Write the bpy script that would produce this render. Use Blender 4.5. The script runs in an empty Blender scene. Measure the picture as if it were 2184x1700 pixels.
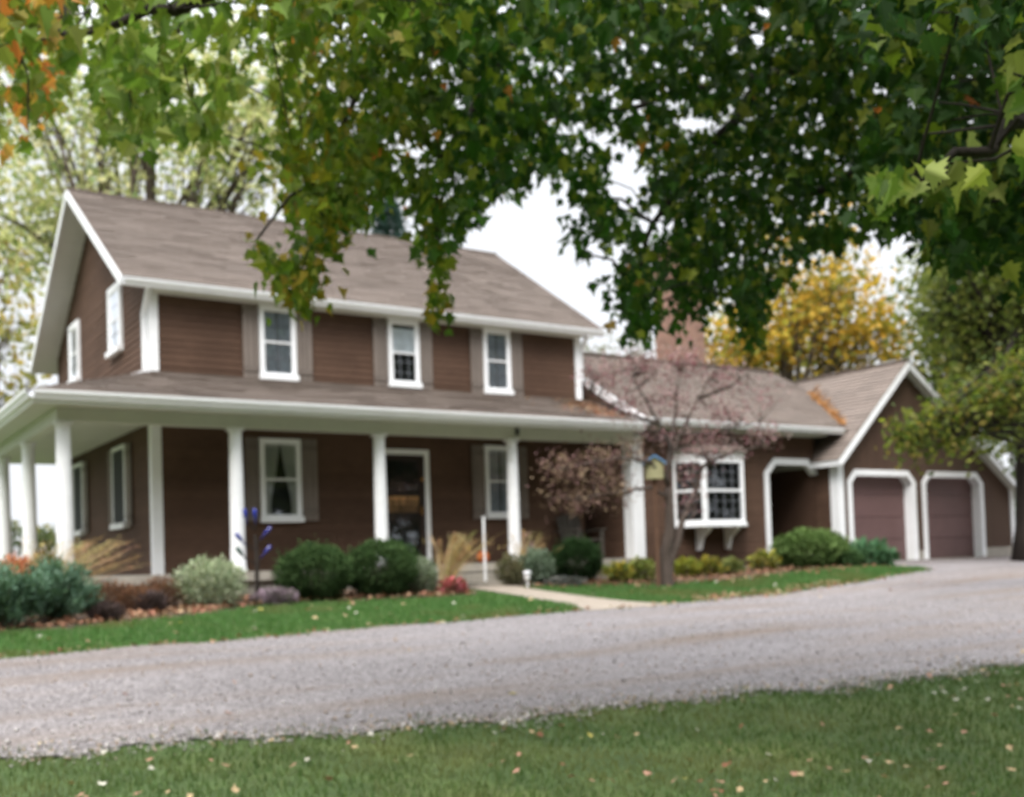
import bpy, math, random
import numpy as np
from mathutils import Vector, Matrix

random.seed(7)
rng = np.random.default_rng(11)
R = math.radians
scene = bpy.context.scene
COL = scene.collection

# ------------------------------------------------------------------ camera
CAM = np.array([-4.818, -17.846, 0.094])
YAW, PITCH, ROLL = R(-33.566), R(1.832), R(1.903)
FPX, WPX, HPX, PY = 2284.2, 2184.0, 1700.0, 1115.2
fwd = np.array([math.sin(-YAW) * math.cos(PITCH), math.cos(YAW) * math.cos(PITCH), math.sin(PITCH)])
rgt0 = np.array([math.cos(YAW), math.sin(YAW), 0.0])
up0 = np.cross(rgt0, fwd)
rgt = math.cos(ROLL) * rgt0 - math.sin(ROLL) * up0
upv = math.sin(ROLL) * rgt0 + math.cos(ROLL) * up0


def ray(u, v):
    return rgt * ((u - WPX / 2) / FPX) + upv * ((PY - v) / FPX) + fwd


def at_y(u, v, Y):
    d = ray(u, v)
    return CAM + d * (Y - CAM[1]) / d[1]


def at_d(u, v, dist):
    return CAM + ray(u, v) * dist


cam_data = bpy.data.cameras.new("camera")
cam = bpy.data.objects.new("camera", cam_data)
COL.objects.link(cam)
cam.matrix_world = Matrix(((rgt[0], upv[0], -fwd[0], CAM[0]), (rgt[1], upv[1], -fwd[1], CAM[1]),
                           (rgt[2], upv[2], -fwd[2], CAM[2]), (0, 0, 0, 1)))
cam_data.sensor_width = 36.0
cam_data.lens = 36.0 * FPX / WPX
cam_data.shift_y = (PY - HPX / 2) / WPX
cam_data.clip_start = 0.05
cam_data.clip_end = 2000
cam_data.dof.use_dof = True
cam_data.dof.focus_distance = 1.6
cam_data.dof.aperture_fstop = 4.6
scene.camera = cam

# ------------------------------------------------------------------ helpers


def lin(r, g, b):
    f = lambda c: (c / 255 / 12.92) if c / 255 <= 0.04045 else ((c / 255 + 0.055) / 1.055) ** 2.4
    return (f(r), f(g), f(b))


def smooth(a, b, x):
    t = np.clip((x - a) / (b - a), 0, 1)
    return t * t * (3 - 2 * t)


def gz(x, y):
    """height of the ground"""
    x = np.asarray(x, float)
    y = np.asarray(y, float)
    d = np.minimum(y + 1.5, 0.0)
    d = np.maximum(d, -40.0)
    return -0.37 + 0.07 * d + 0.09 * smooth(8, 14, x)


class MB:
    """collects faces for one mesh"""

    def __init__(self):
        self.v, self.f, self.c = [], [], []

    def quad(self, *p, col=None):
        n = len(self.v)
        self.v += [tuple(map(float, q)) for q in p]
        self.f.append(tuple(range(n, n + len(p))))
        self.c.append(col if col is not None else 1.0)

    def hexa(self, p, col=None):
        # p: 8 points, 0-3 bottom loop, 4-7 top loop
        n = len(self.v)
        self.v += [tuple(map(float, q)) for q in p]
        for a in ((3, 2, 1, 0), (4, 5, 6, 7), (0, 1, 5, 4), (1, 2, 6, 5), (2, 3, 7, 6), (3, 0, 4, 7)):
            self.f.append(tuple(n + i for i in a))
            self.c.append(col if col is not None else 1.0)

    def box(self, x0, x1, y0, y1, z0, z1, F=None, col=None):
        p = [(x0, y0, z0), (x1, y0, z0), (x1, y1, z0), (x0, y1, z0), (x0, y0, z1), (x1, y0, z1), (x1, y1, z1), (x0, y1, z1)]
        if F:
            p = [F(*q) for q in p]
        self.hexa(p, col)

    def bar(self, a, b, w, h, up=(0, 0, 1), col=None):
        """box from a to b, w across, h along up; a,b on the axis"""
        a, b = np.array(a, float), np.array(b, float)
        d = b - a
        d /= np.linalg.norm(d)
        s = np.cross(d, np.array(up, float))
        s /= np.linalg.norm(s)
        u = np.cross(s, d)
        s = s * w / 2
        u = u * h / 2
        self.hexa([a - s - u, a + s - u, b + s - u, b - s - u, a - s + u, a + s + u, b + s + u, b - s + u], col)

    def tube(self, pts, rad, n=7, col=None, cap=True):
        pts = [np.array(p, float) for p in pts]
        base = len(self.v)
        m = len(pts)
        ref = None
        for i, p in enumerate(pts):
            d = pts[min(i + 1, m - 1)] - pts[max(i - 1, 0)]
            d = d / (np.linalg.norm(d) + 1e-9)
            if ref is None:
                ref = np.cross(d, (0.3, 0.9, 0.1) if abs(d[2]) > .8 else (0, 0, 1))
            a = ref - d * (ref @ d)
            a /= np.linalg.norm(a) + 1e-9
            ref = a
            b = np.cross(d, a)
            r = rad[i] if hasattr(rad, '__len__') else rad
            for k in range(n):
                t = 2 * math.pi * k / n
                self.v.append(tuple(p + r * (math.cos(t) * a + math.sin(t) * b)))
        for i in range(m - 1):
            for k in range(n):
                k2 = (k + 1) % n
                self.f.append((base + i * n + k, base + i * n + k2, base + (i + 1) * n + k2, base + (i + 1) * n + k))
                self.c.append(col if col is not None else 1.0)
        if cap:
            self.f.append(tuple(base + k for k in reversed(range(n))))
            self.f.append(tuple(base + (m - 1) * n + k for k in range(n)))
            self.c += [col if col is not None else 1.0] * 2

    def lathe(self, prof, c=(0, 0, 0), n=20, col=None):
        base = len(self.v)
        for r, z in prof:
            for k in range(n):
                t = 2 * math.pi * k / n
                self.v.append((c[0] + r * math.cos(t), c[1] + r * math.sin(t), c[2] + z))
        for i in range(len(prof) - 1):
            for k in range(n):
                k2 = (k + 1) % n
                self.f.append((base + i * n + k, base + i * n + k2, base + (i + 1) * n + k2, base + (i + 1) * n + k))
                self.c.append(col if col is not None else 1.0)
        self.f.append(tuple(base + k for k in reversed(range(n))))
        self.f.append(tuple(base + (len(prof) - 1) * n + k for k in range(n)))
        self.c += [col if col is not None else 1.0] * 2

    def build(self, name, mat, parent=None, smoothed=False):
        me = bpy.data.meshes.new(name)
        me.from_pydata(self.v, [], self.f)
        vals = []
        for f, c in zip(self.f, self.c):
            cc = (c, c, c, 1.0) if not hasattr(c, '__len__') else (c[0], c[1], c[2], 1.0)
            vals += list(cc) * len(f)
        at = me.color_attributes.new("Col", 'FLOAT_COLOR', 'CORNER')
        at.data.foreach_set("color", np.array(vals, np.float32))
        if smoothed:
            me.polygons.foreach_set("use_smooth", [True] * len(me.polygons))
        me.materials.append(mat)
        me.update()
        return link(name, me, parent)


def link(name, me, parent=None):
    o = bpy.data.objects.new(name, me)
    COL.objects.link(o)
    if parent is not None:
        o.parent = parent
        o.matrix_parent_inverse = Matrix.Translation(-Vector(world_loc(parent)))
    return o


def world_loc(o):
    v = Vector((0, 0, 0))
    while o is not None:
        v = v + o.location
        o = o.parent
    return v


def empty(name, label, cat, loc=(0, 0, 0), group=None):
    o = bpy.data.objects.new(name, None)
    COL.objects.link(o)
    o.location = loc
    o.empty_display_size = 0.2
    o["label"] = label
    o["category"] = cat
    if group:
        o["group"] = group
    return o


def tag(o, label, cat, group=None):
    o["label"] = label
    o["category"] = cat
    if group:
        o["group"] = group
    return o


def np_mesh(name, verts, loops, starts, totals, cols, mat, parent=None):
    """fast mesh: verts (n,3), flat loop indices, per-polygon start/total, per-polygon rgb"""
    me = bpy.data.meshes.new(name)
    me.vertices.add(len(verts))
    me.vertices.foreach_set("co", verts.astype(np.float32).ravel())
    me.loops.add(len(loops))
    me.loops.foreach_set("vertex_index", loops.astype(np.int32))
    me.polygons.add(len(starts))
    me.polygons.foreach_set("loop_start", starts.astype(np.int32))
    me.polygons.foreach_set("loop_total", totals.astype(np.int32))
    me.update(calc_edges=True)
    c = np.ones((len(loops), 4), np.float32)
    c[:, :3] = np.repeat(cols, totals, axis=0)
    at = me.color_attributes.new("Col", 'FLOAT_COLOR', 'CORNER')
    at.data.foreach_set("color", c.ravel())
    me.materials.append(mat)
    return link(name, me, parent)


# ------------------------------------------------------------------ materials


def new_mat(name):
    m = bpy.data.materials.new(name)
    m.use_nodes = True
    nt = m.node_tree
    nt.nodes.clear()
    out = nt.nodes.new("ShaderNodeOutputMaterial")
    return m, nt, out


def surf(name, col, rough=0.7, noise=(8.0, 0.25), noise2=None, bump=0.0, bump_scale=60.0, use_attr=True, spec=0.3, stretch=(1, 1, 1), tint=None, metallic=0.0):
    """principled surface: colour x per-face attribute x two noises; optional second tint by large noise"""
    m, nt, out = new_mat(name)
    N, L = nt.nodes, nt.links
    b = N.new("ShaderNodeBsdfPrincipled")
    b.inputs["Roughness"].default_value = rough
    b.inputs["Specular IOR Level"].default_value = spec
    b.inputs["Metallic"].default_value = metallic
    tc = N.new("ShaderNodeTexCoord")
    mp = N.new("ShaderNodeMapping")
    mp.inputs["Scale"].default_value = stretch
    L.new(tc.outputs["Object"], mp.inputs["Vector"])
    n1 = N.new("ShaderNodeTexNoise")
    n1.inputs["Scale"].default_value = noise[0]
    n1.inputs["Detail"].default_value = 6
    n1.inputs["Roughness"].default_value = .65
    L.new(mp.outputs["Vector"], n1.inputs["Vector"])
    mr = N.new("ShaderNodeMapRange")
    mr.inputs["From Min"].default_value = .25
    mr.inputs["From Max"].default_value = .75
    mr.inputs["To Min"].default_value = 1 - noise[1]
    mr.inputs["To Max"].default_value = 1 + noise[1]
    L.new(n1.outputs["Fac"], mr.inputs["Value"])
    colsock = None
    rgb = N.new("ShaderNodeRGB")
    rgb.outputs[0].default_value = (*col, 1)
    colsock = rgb.outputs[0]
    if tint:
        n3 = N.new("ShaderNodeTexNoise")
        n3.inputs["Scale"].default_value = tint[1]
        n3.inputs["Detail"].default_value = 5
        L.new(tc.outputs["Object"], n3.inputs["Vector"])
        cr = N.new("ShaderNodeMapRange")
        cr.inputs["From Min"].default_value = tint[2]
        cr.inputs["From Max"].default_value = tint[3]
        L.new(n3.outputs["Fac"], cr.inputs["Value"])
        mx = N.new("ShaderNodeMix")
        mx.data_type = 'RGBA'
        L.new(cr.outputs["Result"], mx.inputs["Factor"])
        L.new(colsock, mx.inputs["A"])
        mx.inputs["B"].default_value = (*tint[0], 1)
        colsock = mx.outputs["Result"]
    vm = N.new("ShaderNodeVectorMath")
    vm.operation = 'SCALE'
    L.new(colsock, vm.inputs[0])
    L.new(mr.outputs["Result"], vm.inputs["Scale"])
    sock = vm.outputs["Vector"]
    if noise2:
        n2 = N.new("ShaderNodeTexNoise")
        n2.inputs["Scale"].default_value = noise2[0]
        n2.inputs["Detail"].default_value = 4
        L.new(tc.outputs["Object"], n2.inputs["Vector"])
        mr2 = N.new("ShaderNodeMapRange")
        mr2.inputs["From Min"].default_value = .3
        mr2.inputs["From Max"].default_value = .7
        mr2.inputs["To Min"].default_value = 1 - noise2[1]
        mr2.inputs["To Max"].default_value = 1 + noise2[1]
        L.new(n2.outputs["Fac"], mr2.inputs["Value"])
        v2 = N.new("ShaderNodeVectorMath")
        v2.operation = 'SCALE'
        L.new(sock, v2.inputs[0])
        L.new(mr2.outputs["Result"], v2.inputs["Scale"])
        sock = v2.outputs["Vector"]
    if use_attr:
        a = N.new("ShaderNodeAttribute")
        a.attribute_name = "Col"
        v3 = N.new("ShaderNodeVectorMath")
        v3.operation = 'MULTIPLY'
        L.new(sock, v3.inputs[0])
        L.new(a.outputs["Color"], v3.inputs[1])
        sock = v3.outputs["Vector"]
    L.new(sock, b.inputs["Base Color"])
    if bump > 0:
        nb = N.new("ShaderNodeTexNoise")
        nb.inputs["Scale"].default_value = bump_scale
        nb.inputs["Detail"].default_value = 3
        L.new(mp.outputs["Vector"], nb.inputs["Vector"])
        bp = N.new("ShaderNodeBump")
        bp.inputs["Strength"].default_value = bump
        bp.inputs["Distance"].default_value = .02
        L.new(nb.outputs["Fac"], bp.inputs["Height"])
        L.new(bp.outputs["Normal"], b.inputs["Normal"])
    L.new(b.outputs[0], out.inputs[0])
    return m


def leaf_mat(name, trans=0.35, rough=0.6, tint=(1.15, 1.2, .8)):
    m, nt, out = new_mat(name)
    N, L = nt.nodes, nt.links
    a = N.new("ShaderNodeAttribute")
    a.attribute_name = "Col"
    d = N.new("ShaderNodeBsdfPrincipled")
    d.inputs["Roughness"].default_value = rough
    d.inputs["Specular IOR Level"].default_value = .25 if trans > .2 else .06
    t = N.new("ShaderNodeBsdfTranslucent")
    vm = N.new("ShaderNodeVectorMath")
    vm.operation = 'MULTIPLY'
    vm.inputs[1].default_value = tint
    L.new(a.outputs["Color"], d.inputs["Base Color"])
    L.new(a.outputs["Color"], vm.inputs[0])
    L.new(vm.outputs["Vector"], t.inputs["Color"])
    mx = N.new("ShaderNodeMixShader")
    mx.inputs[0].default_value = trans
    L.new(d.outputs[0], mx.inputs[1])
    L.new(t.outputs[0], mx.inputs[2])
    L.new(mx.outputs[0], out.inputs[0])
    return m


def glass_mat(name, base=0.1, refl=0.9):
    m, nt, out = new_mat(name)
    N, L = nt.nodes, nt.links
    tr = N.new("ShaderNodeBsdfTransparent")
    tr.inputs[0].default_value = (.93, .95, .96, 1)
    gl = N.new("ShaderNodeBsdfGlossy")
    gl.inputs["Roughness"].default_value = .03
    gl.inputs["Color"].default_value = (.92, .96, 1, 1)
    lw = N.new("ShaderNodeLayerWeight")
    lw.inputs["Blend"].default_value = .35
    mr = N.new("ShaderNodeMapRange")
    mr.inputs["To Min"].default_value = base
    mr.inputs["To Max"].default_value = refl
    L.new(lw.outputs["Fresnel"], mr.inputs["Value"])
    mx = N.new("ShaderNodeMixShader")
    L.new(mr.outputs["Result"], mx.inputs[0])
    L.new(tr.outputs[0], mx.inputs[1])
    L.new(gl.outputs[0], mx.inputs[2])
    L.new(mx.outputs[0], out.inputs[0])
    return m


M = {}
M['siding'] = surf('brown_siding', lin(94, 73, 61), .75, (5, .16), (60, .12), .25, 50, spec=.12, stretch=(1, 1, 6), tint=(lin(82, 63, 52), .6, .4, .62))
M['siding_v'] = surf('brown_board', lin(88, 70, 56), .75, (5, .15), (60, .12), .25, 50, stretch=(6, 6, 1), tint=(lin(82, 62, 52), .6, .4, .62))
M['shingle'] = surf('shingle', lin(132, 120, 112), .9, (30, .13), (1.1, .07), .5, 90)
M['trim'] = surf('white_paint', (.86, .87, .89), .5, (3, .05), (25, .03), .05, 40)
M['soffit'] = surf('soffit_paint', (.56, .57, .50), .6, (3, .06), None, .05, 40)
M['soffit_grey'] = surf('grey_soffit_paint', (.62, .61, .62), .6, (3, .06), None, .05, 40)
M['shutter'] = surf('shutter_paint', lin(120, 110, 103), .7, (4, .15), (40, .1), .2, 40, stretch=(6, 6, 1))
M['muntin'] = surf('muntin_paint', (.16, .17, .19), .5, (3, .05))
M['concrete'] = surf('concrete', lin(158, 152, 142), .9, (4, .2), (30, .12), .3, 60)
M['garage_door'] = surf('garage_door_paint', lin(104, 80, 79), .6, (3, .1), (30, .06), .1, 40)
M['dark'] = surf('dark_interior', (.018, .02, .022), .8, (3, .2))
M['stone'] = surf('loose_stone', (.8, .8, .8), .9, (40, .15))
M['dark_reflect'] = surf('reflection_grey', (.045, .048, .05), .9, (30, .2))  # dark reflection in the lower left windows, put into a sheet's colour
M['brick'] = None
M['curtain'] = surf('curtain_cloth', (.62, .62, .58), .9, (6, .15), (60, .1), .1, 60)
M['lace'] = surf('lace_cloth', (.46, .50, .55), .9, (22, .45), (60, .2), .1, 60)
M['sky_glare'] = surf('glare_white', (.92, .95, .98), .8, (3, .1), (14, .1))  # white sky reflection put into a sheet's colour
M['door_reflection'] = surf('reflection_tan', lin(205, 160, 110), .9, (12, .4), (40, .3))  # tan reflection in the door glass, put into the colour
M['door'] = surf('dark_door', lin(48, 38, 34), .4, (3, .2), (30, .1))
M['brass'] = surf('brass', lin(190, 140, 80), .35, (5, .1), metallic=.8)
M['glass'] = glass_mat('window_glass', .13, .85)
M['bark'] = surf('bark', lin(82, 72, 64), .95, (6, .35), (40, .3), .8, 25, stretch=(1, 1, .35))
M['bark_dark'] = surf('dark_bark', lin(50, 44, 40), .95, (6, .35), (40, .3), .8, 25, stretch=(1, 1, .35))
M['bark_red'] = surf('small_tree_bark', lin(80, 70, 64), .95, (7, .3), (40, .25), .6, 30, stretch=(1, 1, .35))
M['leaf'] = leaf_mat('leaf', .45, .6, (1.2, 1.3, .8))
M['leaf_far'] = leaf_mat('far_leaf', .5, .7, (1.08, 1.08, .95))
M['leaf_dull'] = leaf_mat('shrub_leaf', .15, .7)
M['dry'] = leaf_mat('dry_stalk', .25, .9)
M['grass'] = leaf_mat('grass_blade', .3, .7)
M['blue_glass'] = surf('blue_bottle_glass', lin(32, 46, 140), .15, (4, .1), spec=.8)
M['dark_blue'] = surf('dark_blue_bottle_glass', lin(44, 44, 120), .12, (4, .1), spec=.8)
M['green_glass'] = surf('green_bottle_glass', lin(18, 70, 55), .12, (4, .1), spec=.8)
M['wood'] = surf('weathered_wood', lin(92, 68, 54), .85, (6, .25), (40, .15), .3, 40, stretch=(6, 6, 1))
M['chair'] = surf('porch_chair_wood', lin(76, 72, 66), .8, (6, .2), (40, .12), .2, 40)
M['box_wood'] = surf('birdhouse_paint', lin(146, 142, 108), .8, (6, .15), (40, .1), .2, 40)
M['blue_roof'] = surf('birdhouse_roof_paint', lin(120, 165, 210), .35, (6, .15), (30, .15))
M['pumpkin'] = surf('pumpkin_skin', lin(176, 88, 34), .5, (5, .15), (30, .1))
M['lamp_white'] = surf('white_plastic', (.82, .83, .86), .4, (4, .05))
M['litter'] = leaf_mat('litter', .1, .9)


def brick_mat():
    m, nt, out = new_mat('brick')
    N, L = nt.nodes, nt.links
    b = N.new("ShaderNodeBsdfPrincipled")
    b.inputs["Roughness"].default_value = .9
    tc = N.new("ShaderNodeTexCoord")
    sp = N.new("ShaderNodeSeparateXYZ")
    L.new(tc.outputs["Object"], sp.inputs[0])
    ad = N.new("ShaderNodeMath")
    L.new(sp.outputs["X"], ad.inputs[0])
    L.new(sp.outputs["Y"], ad.inputs[1])
    cb = N.new("ShaderNodeCombineXYZ")
    L.new(ad.outputs[0], cb.inputs["X"])
    L.new(sp.outputs["Z"], cb.inputs["Y"])
    br = N.new("ShaderNodeTexBrick")
    br.inputs["Scale"].default_value = 1
    br.inputs["Brick Width"].default_value = .21
    br.inputs["Row Height"].default_value = .075
    br.inputs["Mortar Size"].default_value = .008
    br.inputs["Color1"].default_value = (*lin(150, 112, 94), 1)
    br.inputs["Color2"].default_value = (*lin(126, 90, 76), 1)
    br.inputs["Mortar"].default_value = (*lin(142, 130, 120), 1)
    L.new(cb.outputs[0], br.inputs["Vector"])
    n = N.new("ShaderNodeTexNoise")
    n.inputs["Scale"].default_value = 4
    L.new(tc.outputs["Object"], n.inputs["Vector"])
    mr = N.new("ShaderNodeMapRange")
    mr.inputs["To Min"].default_value = .7
    mr.inputs["To Max"].default_value = 1.3
    L.new(n.outputs["Fac"], mr.inputs["Value"])
    vm = N.new("ShaderNodeVectorMath")
    vm.operation = 'SCALE'
    L.new(br.outputs["Color"], vm.inputs[0])
    L.new(mr.outputs["Result"], vm.inputs["Scale"])
    L.new(vm.outputs["Vector"], b.inputs["Base Color"])
    bp = N.new("ShaderNodeBump")
    bp.inputs["Strength"].default_value = .6
    bp.inputs["Distance"].default_value = .01
    bp.invert = True
    L.new(br.outputs["Fac"], bp.inputs["Height"])
    L.new(bp.outputs["Normal"], b.inputs["Normal"])
    L.new(b.outputs[0], out.inputs[0])
    return m


M['brick'] = brick_mat()


def gravel_mat():
    m, nt, out = new_mat('gravel')
    N, L = nt.nodes, nt.links
    b = N.new("ShaderNodeBsdfPrincipled")
    b.inputs["Roughness"].default_value = .95
    b.inputs["Specular IOR Level"].default_value = .15
    tc = N.new("ShaderNodeTexCoord")
    vo = N.new("ShaderNodeTexVoronoi")
    vo.inputs["Scale"].default_value = 80
    L.new(tc.outputs["Object"], vo.inputs["Vector"])
    cr = N.new("ShaderNodeValToRGB")
    e = cr.color_ramp.elements
    e[0].position, e[0].color = 0.0, (*lin(88, 83, 82), 1)
    e[1].position, e[1].color = 1.0, (*lin(184, 178, 178), 1)
    k = cr.color_ramp.elements.new(.5)
    k.color = (*lin(130, 124, 124), 1)
    sepc = N.new("ShaderNodeSeparateColor")
    L.new(vo.outputs["Color"], sepc.inputs[0])
    L.new(sepc.outputs[0], cr.inputs["Fac"])
    # dirt patches, drawn out along the drive
    mp = N.new("ShaderNodeMapping")
    mp.inputs["Scale"].default_value = (.22, 1.5, 1)
    mp.inputs["Rotation"].default_value = (0, 0, R(-6))
    L.new(tc.outputs["Object"], mp.inputs["Vector"])
    n = N.new("ShaderNodeTexNoise")
    n.inputs["Scale"].default_value = .9
    n.inputs["Detail"].default_value = 7
    n.inputs["Roughness"].default_value = .6
    L.new(mp.outputs[0], n.inputs["Vector"])
    mr = N.new("ShaderNodeMapRange")
    mr.inputs["From Min"].default_value = .48
    mr.inputs["From Max"].default_value = .70
    mr.inputs["To Max"].default_value = .85
    L.new(n.outputs["Fac"], mr.inputs["Value"])
    mx = N.new("ShaderNodeMix")
    mx.data_type = 'RGBA'
    L.new(mr.outputs["Result"], mx.inputs["Factor"])
    L.new(cr.outputs["Color"], mx.inputs["A"])
    mx.inputs["B"].default_value = (*lin(122, 108, 97), 1)
    n2 = N.new("ShaderNodeTexNoise")
    n2.inputs["Scale"].default_value = .45
    n2.inputs["Detail"].default_value = 5
    L.new(mp.outputs[0], n2.inputs["Vector"])
    mr2 = N.new("ShaderNodeMapRange")
    mr2.inputs["From Min"].default_value = .3
    mr2.inputs["From Max"].default_value = .7
    mr2.inputs["To Min"].default_value = .78
    mr2.inputs["To Max"].default_value = 1.12
    L.new(n2.outputs["Fac"], mr2.inputs["Value"])
    n3 = N.new("ShaderNodeTexNoise")
    n3.inputs["Scale"].default_value = 7
    n3.inputs["Detail"].default_value = 6
    n3.inputs["Roughness"].default_value = .7
    L.new(tc.outputs["Object"], n3.inputs["Vector"])
    mr3 = N.new("ShaderNodeMapRange")
    mr3.inputs["From Min"].default_value = .3
    mr3.inputs["From Max"].default_value = .7
    mr3.inputs["To Min"].default_value = .9
    mr3.inputs["To Max"].default_value = 1.09
    L.new(n3.outputs["Fac"], mr3.inputs["Value"])
    mm = N.new("ShaderNodeMath")
    mm.operation = 'MULTIPLY'
    L.new(mr2.outputs["Result"], mm.inputs[0])
    L.new(mr3.outputs["Result"], mm.inputs[1])
    vm = N.new("ShaderNodeVectorMath")
    vm.operation = 'SCALE'
    L.new(mx.outputs["Result"], vm.inputs[0])
    L.new(mm.outputs[0], vm.inputs["Scale"])
    L.new(vm.outputs["Vector"], b.inputs["Base Color"])
    bp = N.new("ShaderNodeBump")
    bp.inputs["Strength"].default_value = .8
    bp.inputs["Distance"].default_value = .012
    L.new(vo.outputs["Distance"], bp.inputs["Height"])
    L.new(bp.outputs["Normal"], b.inputs["Normal"])
    L.new(b.outputs[0], out.inputs[0])
    return m


M['gravel'] = gravel_mat()
M['lawn'] = surf('lawn_soil', lin(70, 88, 48), .95, (3, .3), (25, .3), .5, 50, use_attr=False, tint=(lin(88, 98, 52), .8, .45, .68))
M['mulch'] = surf('mulch', lin(82, 70, 60), .95, (12, .45), (50, .35), .8, 40, use_attr=False, tint=(lin(108, 86, 70), 2.0, .45, .62))
M['path'] = surf('path_concrete', lin(148, 137, 124), .9, (4, .15), (30, .1), .2, 50, use_attr=False)

# ------------------------------------------------------------------ lap surfaces (siding, shingles)


def lap(mb, P0, U, V, N, v0, v1, expo, t, spans, tab, jitter, base=1.0, crs=.05):
    """courses of boards along U stepping up V; spans(vlow, vhigh) -> list of (ulow0,ulow1,uhigh0,uhigh1)"""
    P0, U, V, N = [np.array(a, float) for a in (P0, U, V, N)]
    v = v0
    while v < v1 - 1e-6:
        w = min(v + expo, v1)
        course = 1 + random.uniform(-crs, crs)
        for (a0, a1, b0, b1) in spans(v, w):
            if a1 - a0 < .01 and b1 - b0 < .01:
                continue
            L = max(a1 - a0, .01)
            cuts = [0.0]
            while True:
                c = cuts[-1] + random.uniform(tab * .7, tab * 1.3)
                if c >= L - tab * .3:
                    break
                cuts.append(c)
            cuts.append(L)
            for i in range(len(cuts) - 1):
                f0, f1 = cuts[i] / L, cuts[i + 1] / L
                k = base * course * (1 + random.uniform(-jitter, jitter))
                tt = t * random.uniform(.8, 1.2)
                l0, l1 = a0 + (a1 - a0) * f0, a0 + (a1 - a0) * f1
                h0, h1 = b0 + (b1 - b0) * f0, b0 + (b1 - b0) * f1
                A = P0 + U * l0 + V * v + N * tt
                B = P0 + U * l1 + V * v + N * tt
                Cc = P0 + U * h1 + V * w
                D = P0 + U * h0 + V * w
                A2 = P0 + U * l0 + V * v - N * .002
                B2 = P0 + U * l1 + V * v - N * .002
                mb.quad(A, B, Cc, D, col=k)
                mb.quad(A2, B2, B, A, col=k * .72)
        v = w


def spans_poly(lo, hi):
    """lo, hi: functions v -> u"""
    return lambda v, w: [(lo(v), hi(v), lo(w), hi(w))]


def const(a):
    return lambda v: a


# ------------------------------------------------------------------ house
house = empty('house', 'brown two storey farmhouse with white wraparound porch, low side wing and double garage', 'house', (0, 0, 0))
LX, DY = 8.85, 7.6
RY, RZ = 3.8, 7.458
EY, EZ = -.25, 4.816
OX0, OX1 = -.484, 9.286
SL = (RZ - EZ) / (RY - EY)          # main roof slope
PYC, PLX = -1.201, -1.614           # porch column lines
GUY, GUZ = -1.686, 2.626            # porch gutter line
GLX = -2.099
JZ = 3.325
PX1 = 9.12
WALLZ = EZ + (0 - EY) * SL

# walls of the main block
mb = MB()
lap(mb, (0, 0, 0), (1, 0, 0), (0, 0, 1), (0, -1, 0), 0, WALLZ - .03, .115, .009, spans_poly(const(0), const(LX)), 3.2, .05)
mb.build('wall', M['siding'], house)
mb = MB()


def gable(z0):
    # extents along y of the left gable at height z
    lo = lambda z: 0.0 if z <= z0 else (z - z0) / SL
    hi = lambda z: DY if z <= z0 else DY - (z - z0) / SL
    return lo, hi


lo, hi = gable(WALLZ - .02)
lap(mb, (0, 0, 0), (0, 1, 0), (0, 0, 1), (-1, 0, 0), 0, RZ - .1, .115, .014, spans_poly(lo, hi), 3.2, .07)
mb.build('wall', M['siding'], house)
mb = MB()
lap(mb, (LX, 0, 0), (0, 1, 0), (0, 0, 1), (1, 0, 0), 0, RZ - .1, .115, .014, spans_poly(lo, hi), 3.2, .07)
mb.build('wall', M['siding'], house)
mb = MB()
lap(mb, (0, DY, -.3), (1, 0, 0), (0, 0, 1), (0, 1, 0), 0, WALLZ + .3, .115, .014, spans_poly(const(0), const(LX)), 3.2, .07)
mb.build('wall', M['siding'], house)
mb = MB()
mb.box(.02, LX - .02, .02, DY - .02, -.5, -.01)
mb.build('foundation', M['concrete'], house)

# main roof: two slopes, each with a white slab under it
cs = 1 / math.sqrt(1 + SL * SL)
sn = SL * cs
slope_len = (RY - EY) / cs
mb = MB()
lap(mb, (OX0 - .02, EY - .03, EZ - .02 + .02), (1, 0, 0), (0, cs, sn), (0, -sn, cs), 0, slope_len + .03, .14, .024, spans_poly(const(0), const(OX1 - OX0 + .04)), .5, .07, crs=.06)
lap(mb, (OX0 - .02, 2 * RY - EY + .18, EZ - .115), (1, 0, 0), (0, -cs, sn), (0, sn, cs), 0, slope_len + .18, .14, .024, spans_poly(const(0), const(OX1 - OX0 + .04)), .5, .07, crs=.06)
mb.bar((OX0 - .02, RY, RZ + .012), (OX1 + .02, RY, RZ + .012), .16, .02, col=1.1)
mb.build('roof', M['shingle'], house)


def slab(mb, a, b, c, d, t):
    """slab under the quad a b c d, t thick downwards, 4 mm below it"""
    lo_ = [np.array(p, float) - np.array((0, 0, t)) for p in (a, b, c, d)]
    hi_ = [np.array(p, float) - np.array((0, 0, .004)) for p in (a, b, c, d)]
    mb.hexa(lo_ + hi_)


mb = MB()
slab(mb, (OX0, EY, EZ), (OX1, EY, EZ), (OX1, RY, RZ), (OX0, RY, RZ), .14)
slab(mb, (OX0, RY, RZ), (OX1, RY, RZ), (OX1, 2 * RY - EY + .15, EZ - .1), (OX0, 2 * RY - EY + .15, EZ - .1), .14)
mb.build('soffit', M['soffit_grey'], house)
mb = MB()
mb.box(0, LX, EY + .01, -.012, WALLZ - .34, WALLZ - .31)
mb.build('soffit', M['soffit'], house)
# rake boards and gutters
for x in (OX0 - .02, OX1 + .02):
    for (ya, za, yb, zb) in ((EY, EZ - .09, RY, RZ - .09), (2 * RY - EY + .12, EZ - .19, RY, RZ - .09)):
        mb = MB()
        mb.bar((x, ya, za), (x, yb, zb), .035, .14, up=(0, 0, 1))
        mb.build('rake_board', M['trim'], house)


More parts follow.
